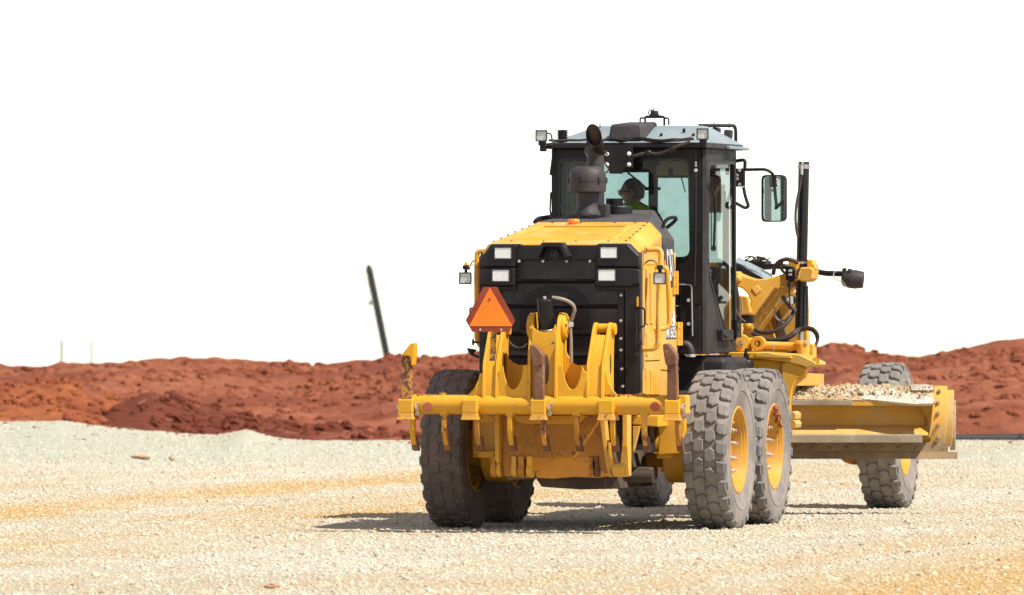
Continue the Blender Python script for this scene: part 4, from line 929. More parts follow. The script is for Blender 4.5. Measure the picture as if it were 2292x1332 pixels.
nt_ = [(uC + T, zt(890)), (uC + T, zt(727))]
for k in range(13):
    a = PI + PI * k / 12; nt_.append(((uC + uD + T) / 2 + .095 * math.cos(a), zt(726) + .066 * math.sin(a)))
nt_ += [(uD, zt(727)), (uD, zt(890))]
b = B(); b.front(nt_, -1.82, -1.795); b.build('tower_web', 'yellow_worn', G, .004)
sl = [(((uC + uD + T) / 2 + .018) + .028 * math.cos(2 * PI * k / 20) * 1.0, zt(827) + .125 * math.copysign(abs(math.sin(2 * PI * k / 20)) ** .6, math.sin(2 * PI * k / 20))) for k in range(20)]
b = B(); b.front(sl, -1.8225, -1.8205); b.build('plate_slot', 'dark_steel', G)
for u, d in ((uC, -1), (uD + T, 1)):
    b = B(); b.lathe([(0, .045), (.055, .045), (.062, .038), (.095, .036), (.105, .028), (.112, .02), (.112, 0), (0, 0)], (u, -1.645, zt(731)), (d, 0, 0), 32)
    o = b.build('pivot_boss', 'yellow_worn', G, ang=20); b = B()
    for k in range(3): a = 2 * PI * k / 3 + .9; b.bolt((u + d * .036, -1.645 + .078 * math.cos(a), zt(731) + .078 * math.sin(a)), (d, 0, 0), .012, .012)
    b.build('boss_bolts', 'dark_steel', o, kind='stuff')
# U-shaped gussets between the towers, front and rear layer, and the outer fins
def gusset(u0, u1, ya, yb, ybot, v, mat, name, th=.02):
    c = (u0 + u1) / 2; w = (u1 - u0) / 2; pts = [(u0, zt(893)), (u0, zt(ya)), (u0 + .02, zt(ya - 2))]
    for k in range(13):
        a = PI + PI * k / 12; pts.append((c + (w - .03) * .78 * math.cos(a) * (1 + .16 * (1 + math.sin(a))), zt(ybot) + .20 * (1 + math.sin(a)) ** 1.0))
    pts += [(u1 - .02, zt(yb - 2)), (u1, zt(yb)), (u1, zt(893))]
    b = B(); b.front(pts, v, v + th); return b.build(name, mat, G, .004)
gusset(uB + T, uC, 832, 819, 872, -1.845, 'yellow_worn', 'gusset'); gusset(uD + T, uE, 819, 832, 872, -1.845, 'yellow_worn', 'gusset')
for u0, u1, l, r_ in ((uB + T, uC, 800, 803), (uD + T, uE, 787, 812)):
    c = (u0 + u1) / 2; b = B()
    up = [(u0, zt(l)), (u0 + (c - u0) * .45, zt(812)), (c - .02, zt(818)), (c + .05, zt(817)), (u1, zt(r_))]
    lo = []
    for k in range(9): a = PI * k / 8; lo.append((c + .075 * math.cos(a) + .02, zt(880) + .075 * math.sin(a)))
    b.front(up + [(u1, zt(893))] + [(c + .095, zt(893))] + lo + [(c - .055, zt(893)), (u0, zt(893))], -1.56, -1.54); b.build('rear_gusset', 'yellow_worn', G, .004)
b = B(); b.front([(uA, zt(893)), (uA, zt(835)), (uA - .022, zt(836)), (uA - .04, zt(852)), (uA - .075, zt(870)), (uA - .125, zt(884)), (uA - .13, zt(893))], -1.83, -1.81); b.build('gusset', 'yellow_worn', G, .004)
b = B(); b.front([(uF + T, zt(893)), (uF + T, zt(832)), (uF + T + .012, zt(832)), (uF + T + .03, zt(852)), (uF + T + .06, zt(870)), (uF + T + .10, zt(882)), (uF + T + .10, zt(893))], -1.83, -1.81); b.build('gusset', 'yellow_worn', G, .004)

# lift cylinder standing between the middle plates, its hose and pipe
c0 = Vector(((uC + uD + T) / 2, -1.66, zt(760))); c1 = Vector(((uC + uD + T) / 2 - .004, -1.76, zt(668)))
b = B(); b.cyl(c0, c1, .071, None, 28); o = b.build('ripper_cylinder', 'black_gloss', G, .006)
d = (c1 - c0).normalized(); b = B(); b.lathe([(.071, 0), (.077, .003), (.077, .014), (.071, .018)], c0 + d * .085, d, 28); b.build('cylinder_band', 'steel', o)
b = B(); b.cyl(c1, c1 + d * .016, .016, .012, 8); b.build('bleed_screw', 'galv', o)
b = B(); b.spline([(0.084,-1.740,1.975),(0.138,-1.740,1.968),(0.203,-1.720,1.949),(0.252,-1.700,1.915),(0.263,-1.680,1.870),(0.246,-1.660,1.825),(0.219,-1.640,1.765)], .015, 10); b.build('hose', 'hose_grey', G)
b = B(); b.tube([(0.215,-1.640,1.758),(0.223,-1.640,1.623),(0.226,-1.640,1.428)], .014, 10); b.build('pipe', 'hose_grey', G)
b = B(); b.cyl((0.211,-1.640,1.777), (0.219,-1.640,1.724), .022, None, 10); b.box(0.189,0.239,-1.660,-1.610,1.732,1.766); b.build('pipe_fitting', 'galv', G, .004)

# link arms and push plate below the beam
b = B(); b.front([(-0.427,0.990),(0.456,0.993),(0.502,0.780),(0.537,0.611),(0.552,0.491),(0.479,0.499),(0.437,0.555),(0.395,0.603),(0.356,0.625),(0.241,0.629),(-0.125,0.627),(-0.199,0.623),(-0.253,0.600),(-0.280,0.562),(-0.318,0.472),(-0.388,0.472),(-0.400,0.719)], -1.52, -1.49); pp = b.build('push_plate', 'brown_shaded_paint', G, .006)
b = B(); b.front([(-0.303,0.983),(0.329,0.985),(0.290,0.929),(0.206,0.914),(-0.180,0.912),(-0.265,0.931)], -1.545, -1.52); b.build('plate_stiffener', 'yellow', pp, .004)
if True:
    b = B(); b.prism([(-0.441,-1.620,0.991),(-0.399,-1.620,0.992),(-0.403,-1.620,0.609),(-0.414,-1.620,0.571),(-0.437,-1.620,0.609)], (0, .34, 0)); b.build('link_arm', 'yellow', G, .005)
b = B(); b.prism([(0.459,-1.600,0.957),(0.501,-1.600,0.950),(0.524,-1.600,0.725),(0.551,-1.600,0.519),(0.567,-1.600,0.471),(0.540,-1.600,0.471),(0.517,-1.600,0.557),(0.490,-1.600,0.725)], (0, .12, 0)); b.build('link_arm', 'yellow_clean', G, .005)
b = B(); b.prism([(0.664,-1.640,0.996),(0.706,-1.640,0.996),(0.706,-1.640,0.480),(0.683,-1.640,0.472),(0.653,-1.640,0.517),(0.649,-1.640,0.614),(0.664,-1.640,0.782)], (0, .16, 0)); b.build('link_arm', 'yellow_clean', G, .006)
b = B(); b.prism([(0.533,-1.620,0.755),(0.556,-1.620,0.763),(0.564,-1.620,0.658),(0.587,-1.620,0.591),(0.633,-1.620,0.587),(0.648,-1.620,0.614),(0.652,-1.620,0.494),(0.579,-1.620,0.479),(0.541,-1.620,0.576)], (0, .10, 0)); b.build('link_bracket', 'yellow_clean', G, .006)
b = B(); b.cyl((0.587,-1.620,0.531), (0.686,-1.620,0.532), .058, None, 24); b.build('link_pivot', 'yellow_clean', G, .01)
b = B(); b.cyl((0.688,-1.560,0.530), (0.707,-1.560,0.531), .055, .05, 24); b.build('pivot_cap', 'yellow', G, .004)
for x0, x1, r, m in ((1100, 1113, .060, 'brown_shaded_paint'), (1113, 1123, .058, 'yellow'), (1146, 1159, .058, 'yellow'), (1161, 1176, .062, 'brown_shaded_paint'), (1180, 1195, .064, 'yellow'), (1320, 1330, .055, 'brown_shaded_paint'), (1332, 1342, .055, 'rusty')):
    a = B(); p0 = (-0.497,-1.500,0.523); f = lambda x: p0[0] + (x - 1100) / 266 / .972
    a.cyl((f(x0), -1.50, p0[2]), (f(x1), -1.50, p0[2]), r, None, 22); a.box(f(x0) + .004, f(x1) - .004, -1.55, -1.40, p0[2], p0[2] + .12); a.build('pivot_lug', m, G, .008)
b = B(); b.prism([(-0.727,-1.100,0.975),(-0.563,-1.100,0.976),(-0.563,-1.100,0.915),(-0.727,-1.100,0.915)], (0, .5, 0)); b.prism([(0.612,-1.050,0.979),(0.843,-1.050,0.980),(0.843,-1.050,0.882),(0.612,-1.050,0.904)], (0, .5, 0)); b.build('frame_bracket', 'yellow', G, .01)
b = B(); b.prism([(0.750,-0.700,0.952),(0.990,-0.700,0.953),(0.998,-0.700,0.862),(0.944,-0.700,0.654),(0.758,-0.700,0.641),(0.766,-0.700,0.823)], (0, .12, 0)); b.build('fender_bracket', 'yellow', G, .012)
b = B(); b.prism([(0.649,-1.180,0.891),(0.710,-1.180,0.891),(0.656,-1.180,0.680),(0.649,-1.180,0.680)], (0, .05, 0)); b.build('frame_gusset', 'yellow_clean', G, .004)
b = B(); rs = random.Random(8)
for k in range(190):
    x = rs.uniform(.42, 1.02) if k < 150 else rs.uniform(-1.1, -.9); q = rs.uniform(.25, .8); b.lathe([(0, -.006), (.012 * q, -.004), (.014 * q, .002), (.007 * q, .010 * q), (0, .012 * q)], (x, VB + rs.uniform(-.05, .03), ZB + .082), (rs.uniform(-.4, .4), rs.uniform(-.4, .4), 1), 6)
b.build('beam_dirt', 'red_mud', beam, ang=10, kind='stuff')

# orange slow-vehicle triangle on a flat post
b = B(); b.front([(-0.408,1.684),(-0.358,1.684),(-0.362,1.568),(-0.365,1.445),(-0.419,1.445),(-0.412,1.568)], -1.90, -1.888); post = b.build('sign_post', 'yellow_shank', G, .002)
b = B(); b.front([(-0.460,2.065),(-0.344,2.065),(-0.187,1.785),(-0.237,1.688),(-0.556,1.687),(-0.614,1.785)], -1.94, -1.936); sg_ = b.build('warning_triangle', 'sign_red', G, label='red-edged orange triangle sign')
b = B(); b.front([(-0.404,2.058),(-0.211,1.736),(-0.582,1.736)], -1.9425, -1.9405); b.build('triangle_face', 'sign_orange', sg_)
b = B()
for p in ((-0.486,-1.945,1.706), (-0.305,-1.945,1.706)): b.cyl(p, (p[0], p[1] - .006, p[2]), .010, .008, 8)
b.build('sign_bolts', 'galv', sg_, kind='stuff'); b = B(); p = (-0.405,-1.944,1.960); b.cyl(p, (p[0], p[1] - .003, p[2]), .010, None, 10); b.build('sign_hole', 'sign_red', sg_)

# ------------------------------------------------------------------ cab
CU = .685; VR = 1.50; VF = 2.77; ZF = 1.475; ZR = 3.27
def rpoly(pts, r, seg=4):
    P = [Vector((p[0], p[1])) for p in pts]; out = []
    for i in range(len(P)):
        a, b_, c = P[i - 1], P[i], P[(i + 1) % len(P)]
        ri = r[i] if isinstance(r, (list, tuple)) else r
        f = min(ri, (a - b_).length * .45, (c - b_).length * .45); s0 = b_ + (a - b_).normalized() * f; s1 = b_ + (c - b_).normalized() * f
        for k in range(seg + 1): t = k / seg; q = s0 * (1 - t) ** 2 + b_ * (2 * t * (1 - t)) + s1 * t * t; out.append((q.x, q.y))
    return out
def frame(b, outer, inner, mp):
    """flat ring between two outlines of equal count; mp(a, c, side) gives the 3d point"""
    n = len(outer); vs_ = [mp(*p, 0) for p in outer] + [mp(*p, 0) for p in inner] + [mp(*p, 1) for p in inner] + [mp(*p, 1) for p in outer]; fs = []
    for i in range(n):
        j = (i + 1) % n; fs += [(i, j, n + j, n + i), (n + i, n + j, 2 * n + j, 2 * n + i), (2 * n + i, 2 * n + j, 3 * n + j, 3 * n + i), (3 * n + i, 3 * n + j, j, i)]
    b.mesh(vs_, fs)
# rear wall with its window
win = [(-0.621,2.315),(0.569,2.314),(0.553,3.180),(-0.613,3.184)]
outr = [(-CU, 1.90), (CU - .03, 1.90), (CU - .03, ZR), (-CU, ZR)]
b = B(); frame(b, rpoly(outr, .012), rpoly(win, .07), lambda a, c, s: (a, VR + .06 * s, c)); cab = b.build('cab_rear_wall', 'black', G, .008)
b = B(); iw = rpoly(win, .07); ctr_ = (sum(p[0] for p in iw) / len(iw), sum(p[1] for p in iw) / len(iw)); inn = [(ctr_[0] + (p[0] - ctr_[0]) * .978, ctr_[1] + (p[1] - ctr_[1]) * .972) for p in iw]
frame(b, [(ctr_[0] + (p[0] - ctr_[0]) * 1.012, ctr_[1] + (p[1] - ctr_[1]) * 1.015) for p in iw], inn, lambda a, c, s: (a, VR - .008 + .018 * s, c)); b.build('window_seal', 'black_gloss', cab)
b = B(); b.front(inn, VR + .004, VR + .009); b.build('rear_window', 'glass', cab)
# lower rear panel with an access cover, and the corner pillar at the right
b = B(); b.box(-CU, CU - .03, VR + .005, VR + .065, ZF, 1.897); lp = b.build('cab_rear_panel', 'dusty_black', G, .008)
b = B(); b.box(0.476,0.575,1.470,1.500,1.651,2.080); b.build('access_cover', 'black', lp, .008)
b = B(); b.tube([(0.458,1.460,2.084),(0.581,1.460,2.080),(0.589,1.460,1.636)], .008, 8, .03); b.cyl((0.551,1.470,1.947), (0.556,1.450,1.947), .016, None, 8); b.cyl((0.551,1.470,1.741), (0.556,1.450,1.741), .016, None, 8); b.build('cover_trim', 'steel', lp)
b = B(); b.plan(rpoly([(CU - .028, VR - .004), (CU + .012, VR + .03), (CU + .012, VR + .16), (CU - .028, VR + .16)], .03), ZF, ZR); pil = b.build('corner_pillar', 'dusty_black', G, .006)
b = B(); b.tube([(0.618,1.440,3.261),(0.622,1.440,2.929),(0.618,1.440,2.384),(0.610,1.440,2.072)], .011, 8); b.build('pillar_cable', 'black_plastic', pil)
b = B()
for y, p in ((364, (0.628,1.430,3.147)), (370, (0.628,1.430,3.124)), (381, (0.628,1.430,3.081))): b.cyl(p, (p[0], p[1] - .012, p[2]), .010 if y != 381 else .016, None, 8)
b.build('pillar_bolts', 'galv', pil, kind='stuff')
# right side: door with its long glass, cut away at the lower rear
dg = [(1.585,2.189),(1.622,3.142),(2.729,3.165),(2.786,1.573),(2.615,1.562),(2.407,1.638)]
do = [(VR + .155, ZF + .01), (VR + .155, ZR), (VF + .03, ZR), (VF + .03, ZF + .01), (VF - .3, ZF + .01), (VR + .5, ZF + .01)]
rr_ = [.25, .10, .05, .05, .04, .25]
def side_frame(b, outer, inner, radii, u, th): frame(b, rpoly(outer, .01), rpoly(inner, radii), lambda a, c, s: (u + th * s, a, c))
def order(poly):  # start outline at lower rear going up, so that both rings run alike
    return poly
do2 = [(VR + .155, 2.20), (VR + .155, ZR), (VF + .03, ZR), (VF + .03, ZF + .01), (VF - .16, ZF + .01), (VF - .45, ZF + .01)]
b = B(); side_frame(b, do2, dg, rr_, CU - .035, .045)
b.prism([(CU - .03, VR + .155, 2.20), (CU - .03, VF - .45, ZF + .01), (CU - .03, VR + .155, ZF + .01)], (.038, 0, 0)); door = b.build('cab_door', 'dusty_black', G, .006)
ip = rpoly(dg, rr_); c2 = (sum(p[0] for p in ip) / len(ip), sum(p[1] for p in ip) / len(ip)); ii = [(c2[0] + (p[0] - c2[0]) * .96, c2[1] + (p[1] - c2[1]) * .985) for p in ip]
b = B(); frame(b, [(c2[0] + (p[0] - c2[0]) * 1.01, c2[1] + (p[1] - c2[1]) * 1.005) for p in ip], ii, lambda a, c, s: (CU + .004 + .012 * s, a, c)); b.build('door_seal', 'charcoal', door)
b = B(); b.side(ii, CU - .006, CU - .001); b.build('door_glass', 'glass_side', door)
b = B(); b.tube([(0.720,1.594,2.970), (0.720,1.742,2.854), (0.720,1.798,2.737), (0.720,1.780,2.620), (0.720,1.742,2.412)], .012, 6, .05); b.tube([(0.730,1.585,2.989), (0.720,1.631,2.385)], .005, 6); b.cyl((0.700,1.817,2.401), (0.740,1.631,2.400), .025, None, 10); b.build('wiper', 'black', door)
b = B(); b.box(CU + .006, CU + .06, (0.700,2.003,1.680)[1], (0.700,2.341,1.678)[1] + .12, (0.700,2.059,1.593)[2], (0.700,2.059,1.687)[2]); b.cyl((0.750,2.051,1.632), (0.750,2.201,1.632), .018, None, 8); b.build('door_hinge', 'black', door, .008)
b = B(); b.box(CU + .004, CU + .03, VF - .02, VF + .16, (0.700,2.911,1.611)[2], (0.700,2.911,1.770)[2])
for z in (.12, .05): b.bolt((CU + .03, VF + .02, (0.700,2.911,1.611)[2] + z + .03), (1, 0, 0), .016, .012)
b.build('door_bracket', 'black', door, .004)
for k, q in enumerate(([(2.218,3.107),(2.426,3.110),(2.426,3.051),(2.218,3.048)], [(2.256,3.049),(2.596,3.053),(2.596,2.970),(2.256,2.966)], [(2.407,2.968),(2.596,2.970),(2.596,2.910),(2.407,2.908)], [(2.463,2.909),(2.596,2.910),(2.596,2.816),(2.463,2.814)])):
    b = B(); b.side(q, CU - .012, CU - .009); b.build('paper_sticker', 'paper', door)
# left side: same door mirrored, plain
dgl = [(VR + .14, 2.10), (VR + .14, 3.12), (VF - .06, 3.12), (VF - .06, 1.60), (VF - .12, 1.58), (VF - .3, 1.62)]
b = B(); side_frame(b, do2, dgl, [.2, .1, .05, .05, .04, .2], -CU - .01, .045); b.prism([(-CU - .005, VR + .155, 2.20), (-CU - .005, VF - .45, ZF + .01), (-CU - .005, VR + .155, ZF + .01)], (.038, 0, 0)); b.box(-CU - .01, -CU + .035, VR + .06, VR + .152, ZF, ZR)
ld = b.build('cab_door', 'dusty_black', G, .006)
b = B(); b.side(rpoly(dgl, [.2, .1, .05, .05, .04, .2]), -CU + .01, -CU + .015); b.build('door_glass', 'glass_side', ld)
b = B(); b.tube([(-0.651,1.440,3.261),(-0.663,1.440,3.168),(-0.679,1.440,3.042)], .010, 8); b.tube([(-0.689,1.500,2.894),(-0.697,1.500,2.738),(-0.685,1.500,2.675)], .008, 8); b.build('cab_strap', 'black', ld)
# front wall: window, middle post, dash
b = B(); frame(b, rpoly([(-CU + .04, ZF), (CU - .05, ZF), (CU - .05, ZR), (-CU + .04, ZR)], .01), rpoly([(-CU + .10, 1.62), (CU - .10, 1.62), (CU - .10, 3.16), (-CU + .10, 3.16)], .05), lambda a, c, s: (a, VF - .04 + .06 * s, c)); fw = b.build('cab_front_wall', 'black', G, .006)
b = B(); b.box(-CU + .09, CU - .09, VF - .012, VF - .006, 1.60, 3.17); b.build('windscreen', 'glass', fw)
p0 = (-0.074,2.680,3.072); p1 = (0.007,2.680,2.707)
b = B(); b.box(p0[0], p1[0], 2.66, 2.70, 1.55, 3.14); b.box(p0[0] - .03, p1[0] + .03, 2.64, 2.68, (-0.042,2.680,2.921)[2], (-0.042,2.680,2.949)[2]); b.build('front_post', 'interior', fw, .006)
b = B(); b.tube([(-0.297,2.820,3.082),(-0.203,2.820,3.007),(-0.114,2.820,2.931)], .010, 6); b.tube([(0.183,2.820,3.065),(0.228,2.820,2.906)], .006, 6); b.build('front_wiper', 'black', fw)
b = B(); b.box(-CU + .05, CU - .06, VR + .07, VF - .045, ZF, ZF + .04); b.build('cab_floor', 'interior', G)
b = B(); b.box(-CU + .05, CU - .06, VR + .07, VF - .045, 3.185, 3.26); hl = b.build('headliner', 'headliner', G, .01)
b = B(); b.box(.02, CU - .08, 2.45, 2.70, 3.03, 3.17); b.box(-.30, .0, 2.5, 2.70, 3.08, 3.18); b.build('overhead_console', 'interior', hl, .015)
b = B(); b.box(.05, .16, 2.43, 2.448, 3.05, 3.14); b.box(.20, .36, 2.43, 2.448, 3.05, 3.15); b.build('console_panel', 'interior_tan', hl, .004)
b = B(); x0, x1 = (-0.645,1.620,3.013)[0], (-0.375,1.620,3.012)[0]
for k in range(9): xa = x0 + (x1 - x0) * k / 9; b.box(xa, xa + (x1 - x0) / 9 - .004, 1.60 + .006 * (k % 2), 1.63, 2.30, 3.16)
b.build('side_curtain', 'interior_tan', G, .003)
b = B(); b.box(0.254,0.534,1.640,1.660,3.105,3.205); b.build('sun_visor', 'headliner', hl, .006)
b = B(); b.box(.44, .61, 2.60, 2.66, 2.72, 3.13); b.build('added_brown_panel', 'headliner', hl, .01)  # added panel, darkens the upper view through the door glass
b = B(); b.box(.42, .61, 2.56, 2.68, 1.67, 2.28); b.build('added_dark_panel', 'interior', G, .02)  # added too, keeps the view through the lower door glass dark
# seat, side consoles, steering column
b = B(); b.box(-.32, .18, 1.92, 2.42, 1.92, 2.06); seat = b.build('seat', 'interior', G, .05, seg=4)
b = B(); b.side([(1.88, 2.04), (1.83, 2.50), (1.80, 2.60), (1.87, 2.62), (1.98, 2.08)], -.30, .16); b.build('backrest', 'interior', seat, .04, seg=4)
b = B(); b.box(-.25, .11, 2.0, 2.35, ZF + .03, 1.92); b.build('seat_base', 'interior', seat, .02)
for s_ in (-1, 1): b = B(); b.box(-.07 + s_ * .34 - .06, -.07 + s_ * .34 + .06, 1.95, 2.50, 2.12, 2.22); b.build('arm_console', 'interior', seat, .03)
b = B(); b.side([(2.50, ZF + .03), (2.56, 2.22), (2.64, 2.22), (2.70, ZF + .03)], -.16, .02); b.build('steering_column', 'interior', G, .03)
b = B(); b.box(.30, .50, 2.2, 2.70, ZF + .03, 1.95); b.build('side_console', 'interior', G, .04)

# roof: rim, hipped top, boxes and lamps on it
b = B(); zr0, zr1 = ZR + .002, ZR + .052
rim = [(-.735, 1.36), (.735, 1.36), (.74, 2.90), (-.74, 2.90)]
b.plan(rim, zr0, zr1); roof = b.build('cab_roof', 'black', G, .014)
b = B(); zz = (0.099,2.050,3.480)[2]
lo = [(-.70, 1.395), (.70, 1.395), (.745, 2.94), (-.745, 2.94)]; hi = [((-0.363,1.950,3.481)[0], 1.95), ((0.583,1.950,3.477)[0], 1.95), (.50, 2.60), (-.50, 2.60)]
b.hexa([(x, y, zr1 - .004) for x, y in lo] + [(x, y, zz) for x, y in hi]); top = b.build('roof_top', 'roof_grey', roof, .02, seg=3)
b = B(); b.plan([(.60, 2.2), (.768, 2.2), (.768, 3.02), (-.768, 3.02), (-.768, 2.85), (.60, 2.85)], zr0 + .004, zr0 + .034); b.build('roof_visor', 'roof_grey', roof, .01)
b = B(); u0, u1 = (-0.162,1.460,3.401)[0], (0.150,1.460,3.399)[0]; z0_, z1_ = (-0.010,1.460,3.345)[2], (-0.010,1.460,3.486)[2]
b.hexa([(u0, 1.44, z0_), (u1, 1.44, z0_), (u1 + .02, 2.05, z0_ + .02), (u0 - .02, 2.05, z0_ + .02), (u0 + .012, 1.47, z1_), (u1 - .02, 1.47, z1_), (u1 - .0, 2.02, z1_ + .03), (u0 + .04, 2.02, z1_ + .03)]); b.build('air_box', 'charcoal', roof, .025, seg=3)
p = (-0.575,1.460,3.340); b = B(); prof = [(0, .10)]
for k in range(5): z_ = .095 - k * .014; prof += [(.052, z_), (.052, z_ - .006), (.040, z_ - .007), (.040, z_ - .0135)]
b.lathe(prof + [(.046, .02), (.046, -.01), (0, -.01)], p, (0, 0, 1), 20); b.build('roof_vent', 'black_plastic', roof, ang=20)
# beacon frame
b = B(); za = (0.141,1.950,3.482)[2]; f = lambda x: (0.012,1.950,3.526)[0] + (x - 1433) / 256 / .972; zf = lambda y: 2.08 + (638 - y) / 19100 * 75.0
b.tube([(f(1433), 1.95, zf(279)), (f(1433), 1.95, zf(264)), (f(1444), 1.95, zf(264))], .008, 6, .01); b.tube([(f(1444), 1.95, zf(281)), (f(1444), 1.95, zf(262)), (f(1487), 1.95, zf(262)), (f(1487), 1.95, zf(281))], .010, 6, .012); b.tube([(f(1486), 1.95, zf(264)), (f(1497), 1.95, zf(265)), (f(1497), 1.95, zf(280))], .008, 6, .01)
b.box(f(1447), f(1484), 1.90, 2.0, zf(261.5), zf(258.5)); o = b.build('beacon_frame', 'black', roof)
b = B(); b.lathe([(0, .03), (.03, .03), (.036, .02), (.036, 0), (.045, -.005), (.045, -.015), (0, -.015)], (f(1465), 1.95, zf(255)), (0, 0, 1), 14); b.cyl((f(1463.5), 1.95, zf(252)), (f(1463.5), 1.95, zf(242)), .007, .005, 6); b.build('beacon_base', 'black', o)
b = B(); b.cyl((f(1463.5), 1.95, zf(243)), (f(1463.5), 1.95, zf(233)), .008, .005, 8); b.build('antenna_tip', 'paper', o)
b = B(); b.spline([(f(1462), 1.93, zf(246)), (f(1455), 1.93, zf(247)), (f(1453), 1.93, zf(254)), (f(1457), 1.93, zf(258))], .005, 6); b.build('beacon_cable', 'black', o)
# roof lamps
for p, t in (((-0.729,1.300,3.385), 0), ((0.712,1.300,3.394), 0)):
    o = lamp('roof_lamp', p, .110, .102, roof); b = B(); b.box(p[0] - .03, p[0] + .03, p[1] + .01, p[1] + .07, p[2] - .085, p[2] - .045); b.cyl((p[0], p[1] + .04, p[2] - .10), (p[0], p[1] + .04, p[2] - .07), .016, None, 8); b.build('lamp_foot', 'black', o, .004)
b = B(); b.tube([(-0.738,1.330,3.299),(-0.689,1.360,3.296),(-0.613,1.380,3.307)], .014, 8); b.box(-0.750,-0.698,1.330,1.380,3.248,3.307); b.build('lamp_bracket', 'black', roof, .004)
b = B(); b.spline([(-0.680,1.340,3.408),(-0.652,1.340,3.397),(-0.640,1.340,3.354),(-0.624,1.340,3.322)], .008, 6); b.build('lamp_cable', 'rubber_hose', roof)
rs = random.Random(11)
b = B(); pts = [(u, 1.375 + rs.uniform(-.015, .015), zr1 + .014 + rs.uniform(-.004, .022)) for u in np.linspace(-.68, .62, 15)]; b.spline(pts, .011, 6, 4); b.build('cable_run', 'rubber_hose', roof)
b = B(); pts = [(u, 1.36 + rs.uniform(-.02, .02), zr1 + .02 + rs.uniform(-.006, .02)) for u in np.linspace(-.15, .60, 10)]; b.spline(pts, .014, 6, 4); b.build('cable_run', 'black_plastic', roof)
b = B(); b.spline([(0.087,1.330,3.202),(0.142,1.320,3.214),(0.229,1.320,3.229),(0.301,1.320,3.221),(0.383,1.310,3.240),(0.483,1.310,3.286),(0.598,1.330,3.325)], .016, 8); b.build('cable_run', 'rubber_hose', roof)
b = B(); b.lathe([(0, -.02), (.028, -.016), (.03, .012), (.02, .02), (0, .02)], (0.228,1.310,3.229), (0, -1, 0), 12); b.lathe([(0, -.03), (.03, -.02), (.032, .02), (0, .03)], (0.443,1.310,3.248), (1, 0, .5), 10); b.build('cable_clamp', 'black_plastic', roof, kind='stuff')
# rail with two more lamps at the right front of the roof
b = B(); b.tube([(0.449,2.400,3.489),(0.522,2.700,3.494),(0.668,2.850,3.496),(0.680,2.850,3.453),(0.680,2.850,3.334)], .016, 10, .06); b.build('lamp_rail', 'black', roof)
for p in ((0.523,2.750,3.428), (0.622,2.800,3.409)):
    b = B(); b.obox(p, (.075, .07, .10), Matrix.Rotation(.1, 4, 'Y')); b.build('front_lamp', 'charcoal', roof, .015)
b = B()
for p in ((-0.339,1.900,3.484), (0.624,2.830,3.496), (0.514,2.700,3.494)): b.cyl((p[0], p[1], p[2] - .02), (p[0], p[1], p[2] + .03), .006, .004, 6)
b.build('roof_studs', 'black', roof, kind='stuff')
b = B()
for p in ((0.275,1.620,3.390), (0.457,1.720,3.434), (0.563,1.620,3.389)): b.obox(p, (.02, .03, .03), Matrix.Rotation(.3, 4, 'X'))
b.build('roof_clips', 'black', roof, kind='stuff')
# mounting plate with four bolts, hung from the roof edge behind the exhaust
b = B(); b.front([(-0.154,3.296),(0.090,3.296),(0.090,3.101),(0.006,3.093),(-0.002,3.050),(-0.118,3.051),(-0.126,3.101),(-0.154,3.109)], 1.30, 1.33); o = b.build('camera_plate', 'black', G, .006)
for p in ((-0.140,1.300,3.222), (0.058,1.300,3.224), (-0.140,1.300,3.129), (0.058,1.300,3.130)):
    b = B(); b.lathe([(0, .022), (.012, .02), (.018, .01), (.019, 0), (0, 0)], p, (0, -1, 0), 12); b.build('plate_bolt', 'paper', o)
b = B(); b.spline([(-0.306,1.250,3.195),(-0.326,1.250,3.250),(-0.290,1.250,3.281),(-0.184,1.260,3.273),(-0.129,1.280,3.222)], .008, 6); b.spline([(-0.156,1.260,3.156),(-0.121,1.280,3.093),(-0.145,1.280,3.054)], .007, 6); b.build('loose_cable', 'rubber_hose', G)
# grab tubes, bracket and mirror on the right
b = B(); b.tube([(0.625,2.900,3.176),(0.690,2.900,3.184),(0.755,2.900,3.195),(0.751,2.900,3.112)], .016, 8, .06); b.tube([(0.739,2.900,2.953),(0.755,2.900,2.866),(0.787,2.900,2.779),(0.755,2.900,2.763),(0.663,2.800,2.822)], .015, 8, .05); b.build('grab_tube', 'black', G)
b = B(); b.box(0.646,0.727,2.880,2.920,2.953,3.116); b.cyl((0.739,2.900,3.112), (0.739,2.900,2.957), .017, None, 10); o = b.build('mirror_bracket', 'black', G, .006)
b = B()
for p in ((0.709,2.870,3.096), (0.709,2.870,2.973), (0.688,2.870,3.056), (0.688,2.870,3.021)): b.cyl(p, (p[0], p[1] - .015, p[2]), .015, .012, 8)
b.build('bracket_bolts', 'galv', o, kind='stuff')
b = B(); b.tube([(0.723,2.900,3.104),(0.933,2.900,3.107),(0.970,2.920,3.092),(1.000,2.950,3.060)], .014, 10, .05); b.build('mirror_arm', 'black_gloss', o)
mc = Vector((0.990,3.000,2.850)); to_cam = Vector((-.20, -.975, .0)); to_op = (Vector((-.10, 2.15, 2.75)) - mc).normalized(); nrm = (to_cam.normalized() + to_op).normalized()
Q = Matrix.Translation(mc) @ Matrix.Rotation(math.atan2(nrm.x, -nrm.y) , 4, 'Z')
MQ = Matrix.Rotation(rad(-29), 4, 'Z'); hw, hh = .138, .210
b = B(); op = rpoly([(-hw, -hh), (hw, -hh), (hw, hh), (-hw, hh)], .05); ipn = [(x * .90, z * .945) for x, z in op]
def mp_(x, y, z): q = MQ @ Vector((x, y, z)); return (mc.x + q.x, mc.y + q.y, mc.z + q.z)
